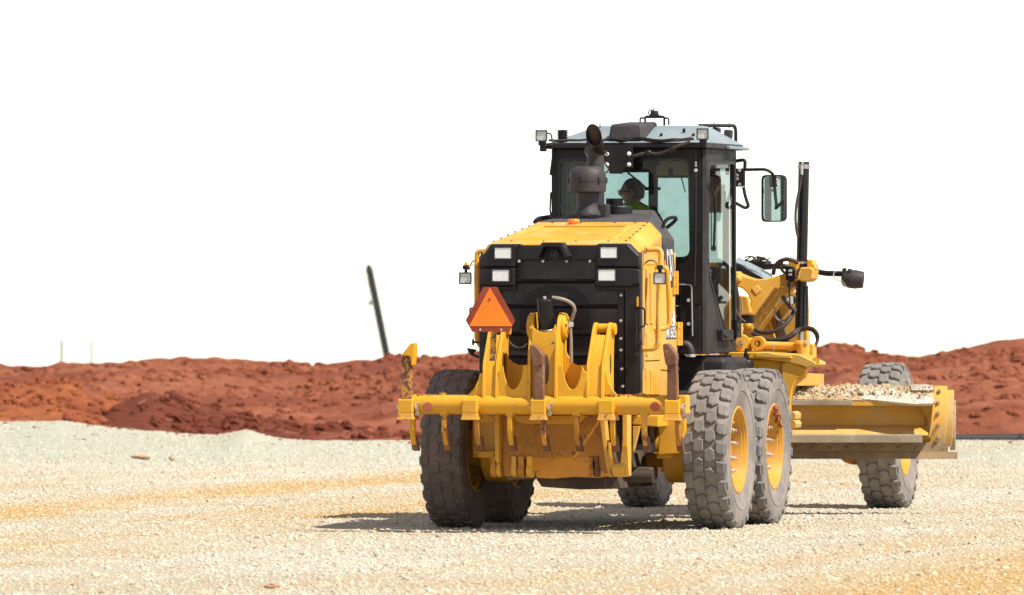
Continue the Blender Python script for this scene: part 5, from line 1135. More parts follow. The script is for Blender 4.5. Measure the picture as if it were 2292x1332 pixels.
n = len(op); vs_ = [mp_(x, 0, z) for x, z in ipn] + [mp_(x, -.008, z) for x, z in op] + [mp_(x * .98, .03, z * .98) for x, z in op] + [mp_(x * .6, .055, z * .7) for x, z in op]
fs = [(j * n + i, j * n + (i + 1) % n, (j + 1) * n + (i + 1) % n, (j + 1) * n + i) for j in range(3) for i in range(n)] + [tuple(range(3 * n, 4 * n))]
b.mesh(vs_, fs); mir = b.build('side_mirror', 'black_gloss', G, .003)
na = MQ.inverted().to_3x3() @ nrm; tl = math.atan2(na.x, -na.y)
b = B(); b.mesh([mp_(x, .004, z) for x, z in ipn] + [mp_(x, .007, z) for x, z in ipn], [tuple(range(n)), tuple(range(n, 2 * n))[::-1]] + [(i, (i + 1) % n, n + (i + 1) % n, n + i) for i in range(n)]); b.build('mirror_glass', 'mirror', mir)

# ------------------------------------------------------------------ front frame, lift arms, blade, front axle
b = B()
neck = [(2.95, 1.10), (2.95, 1.66), (3.55, 1.74), (4.3, 1.95), (5.3, 1.98), (6.3, 1.72), (6.95, 1.40), (7.25, 1.32), (7.25, .86), (6.75, .90), (6.2, 1.34), (5.3, 1.62), (4.4, 1.58), (3.5, 1.28), (3.2, 1.10)]
b.side(neck, -.13, .20); gn = b.build('main_frame', 'yellow', G, .02)
b = B(); b.cyl((-.95, 7.0, .74), (1.10, 7.0, .74), .11, .11, 16); b.box(-.5, .65, 6.88, 7.12, .72, 1.0); b.build('front_axle', 'yellow', G, .03)
for u in (-1.0, 1.14): b = B(); b.cyl((u, 7.0, .52), (u, 7.0, .86), .09, None, 16); b.build('axle_knuckle', 'brown_shaded_paint', G, .02)
b = B(); b.prism([(0.865,6.600,0.472),(1.106,6.600,0.473),(1.106,6.600,0.402),(0.979,6.600,0.410),(0.907,6.600,0.434)], (0, .3, 0)); b.build('axle_guard', 'brown_shaded_paint', G, .03)
# hitch and lower body under the cab
b = B(); b.box(0.475,0.850,1.620,2.620,1.134,1.444); b.build('step_tank', 'dusty_black', G, .05, seg=4)
b = B(); b.box(-.55, .66, 1.6, 3.0, 1.10, ZF - .02); b.build('cab_platform', 'dusty_black', G, .02)
b = B(); b.spline([(0.518,1.420,1.566),(0.558,1.420,1.550),(0.582,1.420,1.503),(0.582,1.420,1.449)], .036, 12); b.build('coolant_pipe', 'charcoal', G)
b = B(); b.cyl((0.582,1.420,1.476), (0.582,1.420,1.453), .042, None, 14); b.build('pipe_clamp', 'galv', G)
# yellow hitch body behind the wheel
b = B(); b.prism([(0.601,2.900,1.437),(1.067,2.900,1.414),(1.201,2.900,1.390),(1.225,2.900,1.319),(1.217,2.900,1.248),(1.144,2.900,1.192),(1.087,2.900,1.041),(1.055,2.900,0.882),(1.039,2.900,0.644),(0.966,2.900,0.644),(0.682,2.900,1.040)], (0, .42, 0)); hitch = b.build('hitch_frame', 'yellow', G, .02)
b = B(); b.prism([(1.087,2.860,1.390),(1.168,2.860,1.414),(1.322,2.860,1.335),(1.298,2.860,1.248),(1.241,2.860,1.240),(1.197,2.860,1.177),(1.168,2.860,1.022),(1.164,2.860,0.883),(1.104,2.860,0.883),(1.075,2.860,1.121)], (0, .10, 0)); b.build('hitch_wing', 'yellow_clean', hitch, .02)
b = B(); b.prism([(0.589,2.840,1.481),(0.897,2.840,1.485),(1.261,2.840,1.462),(1.407,2.840,1.391),(1.407,2.840,1.368),(1.334,2.840,1.348),(1.180,2.840,1.391),(0.897,2.840,1.426),(0.589,2.840,1.437)], (0, .45, 0)); b.build('deck_plate', 'yellow_clean', G, .008)
b = B(); b.prism([(0.861,2.820,1.477),(0.982,2.820,1.482),(1.043,2.820,1.466),(1.185,2.820,1.454),(1.193,2.820,1.427),(0.861,2.820,1.442)], (0, .08, 0)); b.build('deck_step', 'yellow_clean', G, .006)
b = B(); b.tube([(0.787,2.750,1.426),(0.791,2.750,1.478),(0.799,2.750,1.518)], .015, 8); b.lathe([(0, .03), (.05, .03), (.065, 0), (.055, -.06), (0, -.08)], (0.799,2.750,1.387), (0, 0, 1), 12); b.box(0.773,0.817,2.740,2.780,1.426,1.470); b.build('drain_valve', 'black', G, .004)
b = B(); b.tube([(0.652,2.700,1.454),(0.708,2.700,1.423),(0.757,2.700,1.399)], .012, 6); b.build('hose', 'rubber_hose', G)
b = B(); b.cyl((1.403,2.860,1.407), (1.334,3.200,1.404), .035, None, 10); b.build('deck_boss', 'yellow', G)

# lift arm: cast yellow arm that carries the lift cylinder
VA = 3.75
outer = [(0.511,3.629,2.208),(0.534,3.637,2.184),(0.610,3.664,2.152),(0.686,3.690,2.132),(0.763,3.717,2.136),(0.850,3.748,2.160),(0.931,3.776,2.184),(0.992,3.797,2.232),(1.060,3.821,2.232),(1.099,3.835,2.216),(1.099,3.835,2.144),(1.060,3.821,2.096),(0.992,3.797,2.040),(0.908,3.768,1.960),(0.850,3.748,1.879),(0.801,3.730,1.807),(0.755,3.714,1.743),(0.709,3.698,1.679),(0.671,3.685,1.623),(0.648,3.677,1.575),(0.595,3.658,1.583),(0.564,3.647,1.611),(0.576,3.651,1.679),(0.595,3.658,1.735),(0.625,3.669,1.807),(0.641,3.674,1.871),(0.637,3.673,1.944),(0.610,3.664,2.008),(0.564,3.647,2.052),(0.511,3.629,2.068)]
b = B(); b.prism(outer, (0, .22, 0)); arm = b.build('lift_arm', 'yellow_clean', G, .045, seg=5, ang=25)
b = B(); b.prism([(0.647,3.664,2.048),(0.700,3.683,2.084),(0.738,3.696,2.032),(0.689,3.679,1.988)], (0, .03, 0)); b.build('arm_pad', 'yellow_clean', arm, .008)
rid = [(0.894,3.733,2.064),(0.936,3.748,2.072),(0.830,3.710,1.944),(0.746,3.681,1.807),(0.719,3.672,1.743),(0.700,3.665,1.767),(0.769,3.689,1.896)]
b = B(); b.prism(rid, (0, .06, 0)); b.build('arm_rib', 'yellow_clean', arm, .03, seg=4)
for p in [(0.760,3.711,1.843),(0.611,3.659,1.715),(0.531,3.631,2.132)]:
    b = B(); b.lathe([(0, .04), (.024, .036), (.034, .02), (.036, -.02), (0, -.02)], p, (0, -1, 0), 18); b.build('arm_boss', 'yellow_clean', arm, ang=30)
# trunnion head gripping the cylinder
b = B(); b.front([(1.069,2.208),(1.126,2.240),(1.208,2.240),(1.232,2.216),(1.224,2.136),(1.183,2.104),(1.110,2.112),(1.077,2.144)], VA - .16, VA + .10); b.build('trunnion', 'yellow_clean', G, .02, seg=3)
b = B(); b.front([(1.167,2.308),(1.208,2.308),(1.220,2.272),(1.236,2.264),(1.236,2.216),(1.163,2.224)], VA - .12, VA + .06); b.build('trunnion_cap', 'yellow_clean', G, .012)
b = B(); b.front([(1.004,2.296),(1.045,2.312),(1.089,2.272),(1.081,2.224),(1.016,2.232)], VA - .18, VA - .05); b.build('valve_mount', 'yellow_clean', G, .01)
# black lift cylinder
p0, p1 = Vector((1.114,3.750,3.186)), Vector((1.081,3.750,1.663))
b = B(); b.cyl(p0, p1, .050, None, 28); lc = b.build('lift_cylinder', 'black_gloss', G, .006)
d = (p1 - p0).normalized(); b = B(); b.lathe([(.05, -.02), (.055, -.018), (.055, .018), (.05, .02)], p0 + d * .045, d, 24); b.lathe([(.05, -.012), (.054, -.01), (.054, .01), (.05, .012)], p0 + (p1 - p0) * .595, d, 24); b.build('cylinder_band', 'steel', lc)
b = B(); b.cyl(p1, p1 + d * .22, .026, None, 16); b.build('piston_rod', 'steel', lc)
b = B(); b.spline([(1.110,3.660,3.073),(1.093,3.660,2.953),(1.065,3.660,2.813),(1.055,3.660,2.693),(1.061,3.660,2.593),(1.073,3.680,2.513)], .012, 8); b.build('cylinder_hose', 'rubber_hose', lc)
b = B(); b.cyl((1.112,3.660,3.069), (1.112,3.660,3.161), .013, None, 8); b.cyl((1.110,3.660,3.165), (1.130,3.660,3.169), .012, None, 8); b.build('hose_fitting', 'galv', lc)
b = B(); b.tube([(1.151,3.700,2.072),(1.155,3.700,1.912),(1.151,3.700,1.671)], .012, 8); b.build('cylinder_pipe', 'charcoal', lc)
# control valve block with plug and cables in front of it
b = B(); b.front([(1.000,2.232),(1.020,2.248),(1.077,2.240),(1.098,2.208),(1.094,2.120),(1.045,2.104),(1.004,2.128)], 3.46, 3.56); vb = b.build('valve_block', 'black_plastic', G, .01)
for q in ((1.033,1.065,3.440,3.470,2.196,2.220), (1.033,1.065,3.440,3.470,2.164,2.180)): b = B(); b.box(*q); b.build('valve_label', 'galv', vb, .003)
b = B(); b.cyl((1.035,3.470,2.104), (1.035,3.470,2.060), .022, .014, 10); b.tube([(1.035,3.470,2.064),(1.039,3.470,1.992),(1.043,3.470,1.912),(1.039,3.470,1.864)], .007, 6); b.build('valve_plug', 'black', vb)
b = B(); b.front([(1.094,2.224),(1.118,2.232),(1.143,2.208),(1.126,2.128),(1.094,2.112)], 3.44, 3.48); b.build('valve_flange', 'yellow_clean', vb, .01)
b = B()
for p in ((1.126,3.440,2.204), (1.122,3.440,2.176), (1.114,3.440,2.144), (1.134,3.440,2.220)): b.cyl(p, (p[0], p[1] - .02, p[2]), .014, .012, 8)
b.build('flange_bolts', 'dark_steel', vb, kind='stuff')
HOSES = (([(0.875,3.550,2.180),(0.898,3.500,2.240),(0.949,3.450,2.288),(1.012,3.420,2.308),(1.069,3.420,2.304),(1.102,3.500,2.280)], .019), ([(0.955,3.500,2.256),(0.969,3.450,2.296),(1.002,3.430,2.312),(1.051,3.430,2.312),(1.085,3.500,2.296)], .015), ([(1.000,3.460,2.184),(0.971,3.460,2.216),(0.959,3.460,2.256),(0.978,3.450,2.284)], .013),
         ([(0.718,3.500,1.680),(0.769,3.450,1.660),(0.865,3.420,1.657),(0.947,3.420,1.681),(1.006,3.450,1.729),(1.045,3.500,1.792),(1.075,3.550,1.864)], .020), ([(0.704,3.450,1.648),(0.776,3.420,1.621),(0.870,3.400,1.593),(0.963,3.400,1.593),(1.037,3.420,1.617),(1.096,3.450,1.665),(1.134,3.500,1.688)], .019),
         ([(0.965,3.450,1.561),(1.029,3.420,1.593),(1.102,3.420,1.641),(1.136,3.450,1.681),(1.193,3.450,1.701),(1.259,3.450,1.689),(1.299,3.450,1.641),(1.299,3.450,1.585),(1.265,3.420,1.521),(1.187,3.400,1.494),(1.078,3.380,1.478),(0.968,3.380,1.465),(0.845,3.400,1.465)], .014),
         ([(1.118,3.460,1.625),(1.143,3.460,1.673),(1.200,3.460,1.685),(1.257,3.460,1.665),(1.285,3.460,1.625),(1.289,3.460,1.561),(1.244,3.440,1.505),(1.167,3.420,1.473),(1.065,3.400,1.461)], .013),
         ([(0.568,3.400,2.072),(0.584,3.400,1.960),(0.588,3.400,1.832)], .014), ([(0.581,3.300,1.864),(0.605,3.300,1.809),(0.638,3.300,1.769),(0.670,3.300,1.745)], .015), ([(0.965,3.550,1.972),(1.012,3.500,1.920),(1.053,3.500,1.880),(1.085,3.500,1.848)], .020),
         ([(0.887,3.550,1.880),(0.898,3.520,1.816),(0.930,3.500,1.768),(0.988,3.500,1.764),(1.032,3.480,1.808),(1.041,3.480,1.864)], .009), ([(0.619,3.350,1.968),(0.631,3.350,1.892),(0.627,3.350,1.824),(0.611,3.350,1.800)], .007))
for pts, r in HOSES: b = B(); b.spline(pts, r, 10); b.build('hose', 'rubber_hose' if r > .0145 else 'hose_grey' if r < .01 else 'rubber_hose', G)
b = B(); b.cyl((1.081,3.440,1.625), (1.114,3.440,1.653), .024, None, 12); b.cyl((1.106,3.400,1.497), (1.106,3.400,1.454), .028, None, 8); b.build('hose_coupling', 'galv', G, kind='stuff')
b = B(); b.ring((1.034,3.550,1.944), (0, 1, 0), .026, .045, .03, 22); g_ = b.build('gauge', 'black', G); b = B(); b.cyl((1.039,3.530,1.944), (1.032,3.560,1.944), .038, None, 20); b.build('gauge_face', 'galv', g_)
b = B(); b.box(0.926,1.008,3.560,3.580,1.912,1.936); b.build('gauge_arm', 'galv', G, .004)
# horizontal shift cylinder, pivots and stack of yellow castings at its end
b = B(); pa, pb = (0.789,3.300,1.545), (1.151,3.300,1.534); b.cyl(pa, pb, .034, None, 20); hc = b.build('shift_cylinder', 'yellow_clean', G, .004)
b = B(); b.ring((0.801,3.260,1.558), (0, 1, 0), .030, .066, .09, 26); b.build('cylinder_eye', 'yellow_clean', hc, .008)
b = B(); b.ring((0.935,3.300,1.534), (1, 0, 0), .033, .039, .012, 20); b.build('hose_strap', 'galv', hc)
b = B(); b.cyl((0.651,3.220,1.562), (0.621,3.360,1.561), .080, None, 26); pv = b.build('arm_pivot', 'yellow_clean', G, .012); b = B(); b.ring((0.653,3.210,1.558), (0, 1, 0), .024, .030, .012, 20); b.obox((0.653,3.210,1.558), (.03, .012, .008), Matrix.Rotation(.5, 4, 'Y')); b.build('pivot_mark', 'galv', pv)
b = B(); b.box(0.556,0.728,3.300,3.600,1.481,1.609); b.build('pivot_base', 'yellow', G, .02)
for q, r in (((1781, 760, 1792, 792), .02), ((1790, 758, 1807, 774), .01)): pass
b = B(); b.box(1.145,1.194,3.250,3.430,1.435,1.586); b.build('end_block', 'yellow_clean', G, .015)
b = B(); b.lathe([(0, .08), (.03, .075), (.055, .05), (.062, .0), (.055, -.05), (.03, -.07), (0, -.075)], (1.200,3.280,1.506), (0, 0, 1), 20); b.build('ball_joint', 'yellow_clean', G)
b = B(); b.box(1.131,1.253,3.240,3.380,1.546,1.582); b.box(1.220,1.285,3.320,3.480,1.411,1.554); b.build('joint_cap', 'yellow_clean', G, .01)
b = B(); b.cyl((1.248,3.220,1.571), (1.236,3.280,1.570), .02, None, 8); b.build('cap_bolt', 'galv', G)
# panels and plates seen between the arm and the cylinder
b = B(); b.prism([(0.633,4.100,1.959),(0.781,4.100,1.991),(0.971,4.100,2.024),(1.069,4.100,1.871),(1.081,4.100,1.428),(0.592,4.100,1.427),(0.576,4.100,1.669)], (0, .12, 0)); pn = b.build('saddle_panel', 'yellow_clean', G, .015)
b = B(); b.prism([(0.603,4.050,1.725),(0.693,4.050,1.830),(0.734,4.050,1.782),(0.784,4.050,1.581),(0.644,4.050,1.564)], (0, .06, 0)); b.build('saddle_web', 'yellow', pn, .006)
b = B(); b.prism([(0.794,4.040,1.871),(0.814,4.040,1.871),(0.851,4.040,1.750),(0.892,4.040,1.621),(0.942,4.040,1.525),(0.819,4.040,1.524),(0.802,4.040,1.710)], (0, .05, 0)); b.build('saddle_slot', 'dark_steel', pn, .004)
b = B(); b.prism([(0.716,4.020,1.798),(0.728,4.020,1.806),(0.798,4.020,1.597),(0.786,4.020,1.589)], (0, .04, 0)); b.build('saddle_rod', 'yellow_clean', pn, .004)
b = B(); b.prism([(0.560,3.400,1.992),(0.666,3.400,1.976),(0.698,3.400,1.832),(0.682,3.400,1.816),(0.560,3.400,1.808)], (0, .1, 0)); b.build('pump_cover', 'yellow_clean', G, .02)
b = B(); b.prism([(0.549,3.450,1.808),(0.704,3.450,1.816),(0.704,3.450,1.736),(0.549,3.450,1.736)], (0, .1, 0)); b.build('pump_body', 'dusty_black', G, .01)
# sloping grey cover and black box ahead of the cab, front cross tube and lamp
b = B(); b.hexa([(0.436,3.980,2.104), (0.749,3.980,2.104), (0.715,4.300,2.120), (0.393,4.300,2.145), (0.436,3.980,2.293), (0.699,3.980,2.144), (0.711,4.300,2.181), (0.393,4.300,2.339)]); b.build('front_cover', 'roof_grey', G, .006)
b = B(); b.hexa([(0.424,3.920,2.088), (0.737,3.920,2.088), (0.726,3.970,2.088), (0.414,3.970,2.088), (0.424,3.920,2.289), (0.704,3.920,2.140), (0.693,3.970,2.140), (0.414,3.970,2.289)]); b.build('cover_side', 'charcoal', G, .004)
b = B(); b.box(0.465,0.639,4.350,4.600,2.218,2.298); vx = b.build('junction_box', 'black', G, .006)
rs = random.Random(4); b = B()
for k in range(4): xs_ = [1668 + 14 * j for j in range(5)]; b.spline([((0.527,3.980,2.306)[0] + j * .056, 3.98 + rs.uniform(-.05, .05), 2.08 + .225 + rs.uniform(-.01, .045) - .006 * j) for j in range(5)], .006, 6)
b.cyl((0.634,3.980,2.322), (0.708,3.980,2.317), .016, None, 10); b.build('cable_bundle', 'rubber_hose', vx, kind='stuff')
b = B(); b.tube([(0.662,4.200,2.250),(0.818,4.200,2.249),(1.004,4.300,2.225),(1.074,4.400,2.209),(1.169,4.400,2.185),(1.313,4.400,2.181),(1.395,4.400,2.181)], .026, 12, .12); ct = b.build('lamp_tube', 'black_gloss', G)
b = B(); b.lathe([(.04, -.10), (.068, -.08), (.084, -.02), (.086, .03), (.074, .10), (.066, .085), (.05, -.03), (0, -.05)], (1.428,4.400,2.132), (1, .12, -.05), 28); b.build('front_lamp', 'charcoal', ct, ang=40)
b = B(); b.cyl((1.391,4.380,2.181), (1.424,4.380,2.181), .045, None, 18); b.cyl((1.358,4.380,2.233), (1.358,4.380,2.209), .02, None, 10); b.ring((1.354,4.380,2.181), (1, 0, 0), .026, .032, .03, 16); b.build('lamp_clamp', 'black', ct)
b = B(); b.spline([(1.292,4.340,2.209),(1.267,4.340,2.185),(1.275,4.340,2.145),(1.317,4.340,2.120),(1.349,4.340,2.112)], .006, 6); b.cyl((1.341,4.340,2.124), (1.391,4.340,2.056), .014, .006, 8); b.build('lamp_lever', 'galv', ct)

# ------------------------------------------------------------------ blade, square to the view: its own frame
BL = bpy.data.objects.new('blade_mount', None)
YB = 77.3
def Wp(px, py, y): return ((px - 1146) / 19100 * y, y, 2.08 - (py - 638) / 19100 * y)
cs, sn = math.cos(PSI), math.sin(PSI)
def loc(p): x, y = p[0] - OX, p[1] - OY; return (x * cs - y * sn, x * sn + y * cs, p[2])   # world -> machine
Xr = (3.934,77.300,0.615)[0]; Xl = Xr - 4.0
zq = lambda py: 2.08 - (py - 638) / 19100 * YB
class WB(B):
    def strip(s, prof, x0, x1):   # closed (depth, height) outline run along the blade
        return s.prism([loc((x0, YB + d, z)) for d, z in prof], Vector(loc((x1, YB, 0))) - Vector(loc((x0, YB, 0))))
# curved moldboard plate (hollow side ahead), built as a thick curved section
arc = []
for k in range(13):
    t = k / 12; z = zq(1012) + (zq(866) - zq(1012)) * t; dd = .10 - .16 * math.sin(PI * (.12 + .72 * t)) + .10 * t; arc.append((dd, z))
b = WB(); b.strip(arc + [(d + .025, z) for d, z in arc[::-1]], Xl, Xr + .01); mb = b.build('moldboard', 'yellow_mud', G, .004)
# upper rail box, hollow between the rails, lower rail
b = WB(); b.strip([(-.20, zq(908)), (-.20, zq(895)), (-.13, zq(892)), (.0, zq(890)), (.02, zq(908))], Xl, (3.748,77.300,1.020)[0]); b.build('upper_rail', 'yellow_mud', mb, .006)
b = WB(); b.strip([(-.215, zq(906)), (-.215, zq(896)), (-.201, zq(895)), (-.201, zq(906))], Xl, (3.072,77.300,1.020)[0]); b.build('rail_wear_strip', 'rail_steel', mb, .004)
b = WB(); b.strip([(-.19, zq(974)), (-.10, zq(956)), (.02, zq(950)), (.02, zq(974))], Xl, (3.764,77.300,0.777)[0]); b.build('lower_rail', 'yellow_mud', mb, .006)
b = WB(); b.strip([(-.21, zq(990)), (-.21, zq(973)), (-.18, zq(971)), (.03, zq(973)), (.03, zq(990))], Xl, (3.707,77.300,0.696)[0]); b.build('slide_rail', 'rail_steel', mb, .004)
b = WB(); b.strip([(-.02, zq(930)), (-.02, zq(908)), (.02, zq(908)), (.02, zq(960)), (-.02, zq(957))], Xl, (3.740,77.300,0.898)[0]); b.build('rail_back', 'yellow_mud', mb, .004)
# end closing plate between the rails
b = WB(); x0, x1 = (3.719,77.200,0.900)[0], (3.791,77.200,0.900)[0]
b.mesh([loc(p) for p in ((3.683,77.130,0.990), (3.812,77.130,1.038), (3.788,77.130,0.796), (3.772,77.130,0.699), (3.715,77.130,0.723), (3.769,77.250,0.842), (3.691,77.300,0.987), (3.829,77.300,1.036), (3.804,77.300,0.793), (3.788,77.300,0.696), (3.723,77.300,0.720), (3.773,77.320,0.841))],
       [(0, 1, 2, 3, 4, 5), (11, 10, 9, 8, 7, 6)] + [(i, i + 6, (i + 1) % 6 + 6, (i + 1) % 6) for i in range(6)]); b.build('rail_end', 'yellow_mud', mb, .004)
# cutting edge with its bolts
b = WB(); b.strip([(-.03, zq(1012)), (-.02, zq(989)), (.04, zq(989)), (.03, zq(1012))], Xl, (3.950,77.300,0.615)[0]); ce = b.build('cutting_edge', 'edge_steel', mb, .003)
b = WB(); b.strip([(-.06, zq(1027)), (-.036, zq(1011)), (-.005, zq(1011)), (-.035, zq(1027))], Xl, (4.035,77.300,0.534)[0]); b.build('edge_blade', 'edge_steel', mb, .003)
for x in (1780, 1818, 1857, 1896, 1934, 1972, 2012, 2050):
    b = B(); p = Vector(loc((Wp(x, 1003, YB)[0], YB - .025, zq(1003)))); n_ = Vector(loc((0, YB - 1, 0))) - Vector(loc((0, YB, 0))); b.lathe([(0, .016), (.012, .014), (.017, 0), (0, 0)], p, n_, 10); b.build('edge_bolt', 'edge_steel', mb)
# end bit with square-headed bolts, and the overlay strip round the curved end
def end_plate(name, px0a, px1a, px0b, px1b, ya, yb, off, mat, bev=.006):
    b = B(); n = 12; A = []; Bk = []
    for k in range(n + 1):
        t = k / n; py = ya + (yb - ya) * t; tt = 1 - (py - 866) / (1012 - 866)
        d = .10 - .16 * math.sin(PI * (.12 + .72 * max(0, min(1, tt)))) + .10 * tt
        e0 = px0a + (px0b - px0a) * t; e1 = px1a + (px1b - px1a) * t
        A.append((loc((Wp(e0, py, YB)[0], YB + d - off, zq(py))), loc((Wp(e1, py, YB)[0], YB + d - off, zq(py))))); Bk.append((loc((Wp(e0, py, YB)[0], YB + d - off + .018, zq(py))), loc((Wp(e1, py, YB)[0], YB + d - off + .018, zq(py)))))
    vs_ = [p for pr in A for p in pr] + [p for pr in Bk for p in pr]; m = 2 * (n + 1); fs = []
    for k in range(n):
        i = 2 * k; fs += [(i, i + 1, i + 3, i + 2), (m + i, m + i + 2, m + i + 3, m + i + 1), (i, i + 2, m + i + 2, m + i), (i + 1, m + i + 1, m + i + 3, i + 3)]
    fs += [(0, m, m + 1, 1), (2 * n, 2 * n + 1, m + 2 * n + 1, m + 2 * n)]
    b.mesh(vs_, fs); return b.build(name, mat, mb, bev)
end_plate('end_bit', 2092, 2122, 2079, 2114, 864, 1010, .026, 'yellow_mud'); end_plate('end_strip', 2120, 2137, 2112, 2130, 873, 1000, .008, 'yellow_mud'); end_plate('end_strip', 2136, 2140, 2127, 2139, 896, 1008, .0, 'blade_soil')
for x, y in ((2103, 876), (2100, 901), (2099, 925), (2099, 952), (2100, 979), (2088, 1005), (2111, 1003)):
    tt = 1 - (y - 866) / 146; d = .10 - .16 * math.sin(PI * (.12 + .72 * tt)) + .10 * tt
    b = B(); p = Vector(loc((Wp(x, y, YB)[0], YB + d - .024, zq(y)))); n_ = Vector(loc((0, YB - 1, 0))) - Vector(loc((0, YB, 0))); b.cyl(p, p + n_ * .022, .019, .018, 6); b.cyl(p + n_ * .022, p + n_ * .036, .010, .008, 6); b.build('end_bolt', 'rail_steel', mb)
# support of the blade: circle, drawbar and slide bracket
b = B(); b.lathe([(.62, -.05), (.78, -.05), (.78, .05), (.62, .05), (.62, -.05)], (.30, 4.75, 1.22), (0, 0, 1), 40); b.build('circle', 'yellow_mud', G)
b = B(); b.plan([(-.35, 4.1), (.9, 4.1), (.25, 6.7), (.05, 6.7)], 1.28, 1.40); b.build('drawbar', 'yellow_mud', G, .02)
b = B(); b.front([(0.969,0.909),(1.018,0.949),(1.050,0.925),(1.046,0.877),(1.034,0.869),(1.055,0.837),(1.046,0.797),(0.969,0.781)], 3.70, 3.95); b.build('slide_bracket', 'yellow_mud', G, .01)
b = B(); b.box(.0, .75, 3.85, 4.3, .75, 1.2); b.build('blade_bracket', 'yellow_mud', G, .03)
# soil lying on the blade: a rough wedge with crumbs, a paler crust on part of it
def soil(name, x0, x1, tops, lows, mat, depth0, depth1, seed, amp, on=None):
    nx, ny = 120, 14; vs_ = []; fs = []
    for j in range(ny):
        for i in range(nx):
            fx = i / (nx - 1); px = x0 + (x1 - x0) * fx; t = j / (ny - 1)
            py = np.interp(px, [q[0] for q in lows], [q[1] for q in lows]) * (1 - t) + np.interp(px, [q[0] for q in tops], [q[1] for q in tops]) * t
            d = depth0 + (depth1 - depth0) * t
            if on: d = -.205 + .295 * (895 - py) / (895 - 864) - .012   # lies on the slope of the soil
            nz = (.25 + .75 * min(1, 3 * t)) * 0 + (.15 + .85 * min(1, 4 * t)) * ((float(vnoise(np.array([i * .35 + seed]), np.array([j * .9]), seed)[0]) - .5) * amp + (float(vnoise(np.array([i * .9 + seed]), np.array([j * 1.7]), seed + 1)[0]) - .5) * amp * .7)
            x = Wp(px, py, YB)[0]; vs_.append((x, YB + d, zq(py) + nz))
    n0 = len(vs_)
    for i in range(nx): vs_.append((vs_[i][0], vs_[i][1] + .03, vs_[i][2] - .02))
    for i in range(nx): vs_.append((vs_[(ny - 1) * nx + i][0], YB + depth1 + .04, zq(906)))
    for j in range(ny - 1): fs += [(j * nx + i, j * nx + i + 1, (j + 1) * nx + i + 1, (j + 1) * nx + i) for i in range(nx - 1)]
    fs += [(n0 + i + 1, n0 + i, i, i + 1)[::-1] for i in range(nx - 1)] + [(n0 + nx + i, n0 + nx + i + 1, (ny - 1) * nx + i + 1, (ny - 1) * nx + i) for i in range(nx - 1)]
    me = bpy.data.meshes.new(name); me.from_pydata(vs_, [], fs); me.materials.append(MATS[mat]); me.shade_smooth(); me.set_sharp_from_angle(angle=rad(30)); o = bpy.data.objects.new(name, me); C.objects.link(o); return o
s1 = soil('soil', 1690, 2090, [(1690, 866), (1780, 862), (1850, 864), (1900, 861), (1960, 863), (2040, 866), (2090, 872)], [(1690, 894), (1900, 894), (1990, 897), (2090, 900)], 'blade_soil', -.205, .09, 61, .035)
s1['kind'] = 'stuff'; tag(s1, 'brown crumbly soil heaped along the top of the grader blade', 'soil')
s2 = soil('dust_crust', 1836, 2086, [(1836, 876), (1870, 868), (1920, 866), (1980, 868), (2030, 877), (2086, 889)], [(1836, 878), (1890, 885), (1930, 892), (2000, 899), (2040, 903), (2086, 902)], 'blade_dust', -.215, .02, 71, .016, on=True)
s2['kind'] = 'stuff'; tag(s2, 'white dusty crust over the soil on the blade', 'soil')
s3 = soil('dust_crust', 2040, 2090, [(2040, 862), (2060, 860), (2090, 862)], [(2040, 873), (2090, 872)], 'blade_dust', -.02, .12, 81, .012)
s3['kind'] = 'stuff'; tag(s3, 'small white lump of dust at the right end of the blade top', 'soil')
rs = random.Random(17); b = B()
for k in range(150):
    px = rs.uniform(1700, 2085); t = rs.random(); py = 886 - 22 * t + rs.uniform(-2, 2); r = rs.uniform(.004, .017) * (1.6 if rs.random() > .93 else 1)
    b.lathe([(0, -r * .8), (r * .8, -r * .5), (r, 0), (r * .7, r * .6), (0, r * .8)], (Wp(px, py, YB)[0], YB - .2 + .28 * t, zq(py)), (rs.uniform(-1, 1), rs.uniform(-1, 1), rs.uniform(-1, 1)), 6)
o = b.build('soil_crumbs', 'blade_soil', None, ang=5); o['kind'] = 'stuff'; tag(o, 'loose crumbs of soil lying on top of the blade', 'soil')
bpy.data.objects.remove(BL)

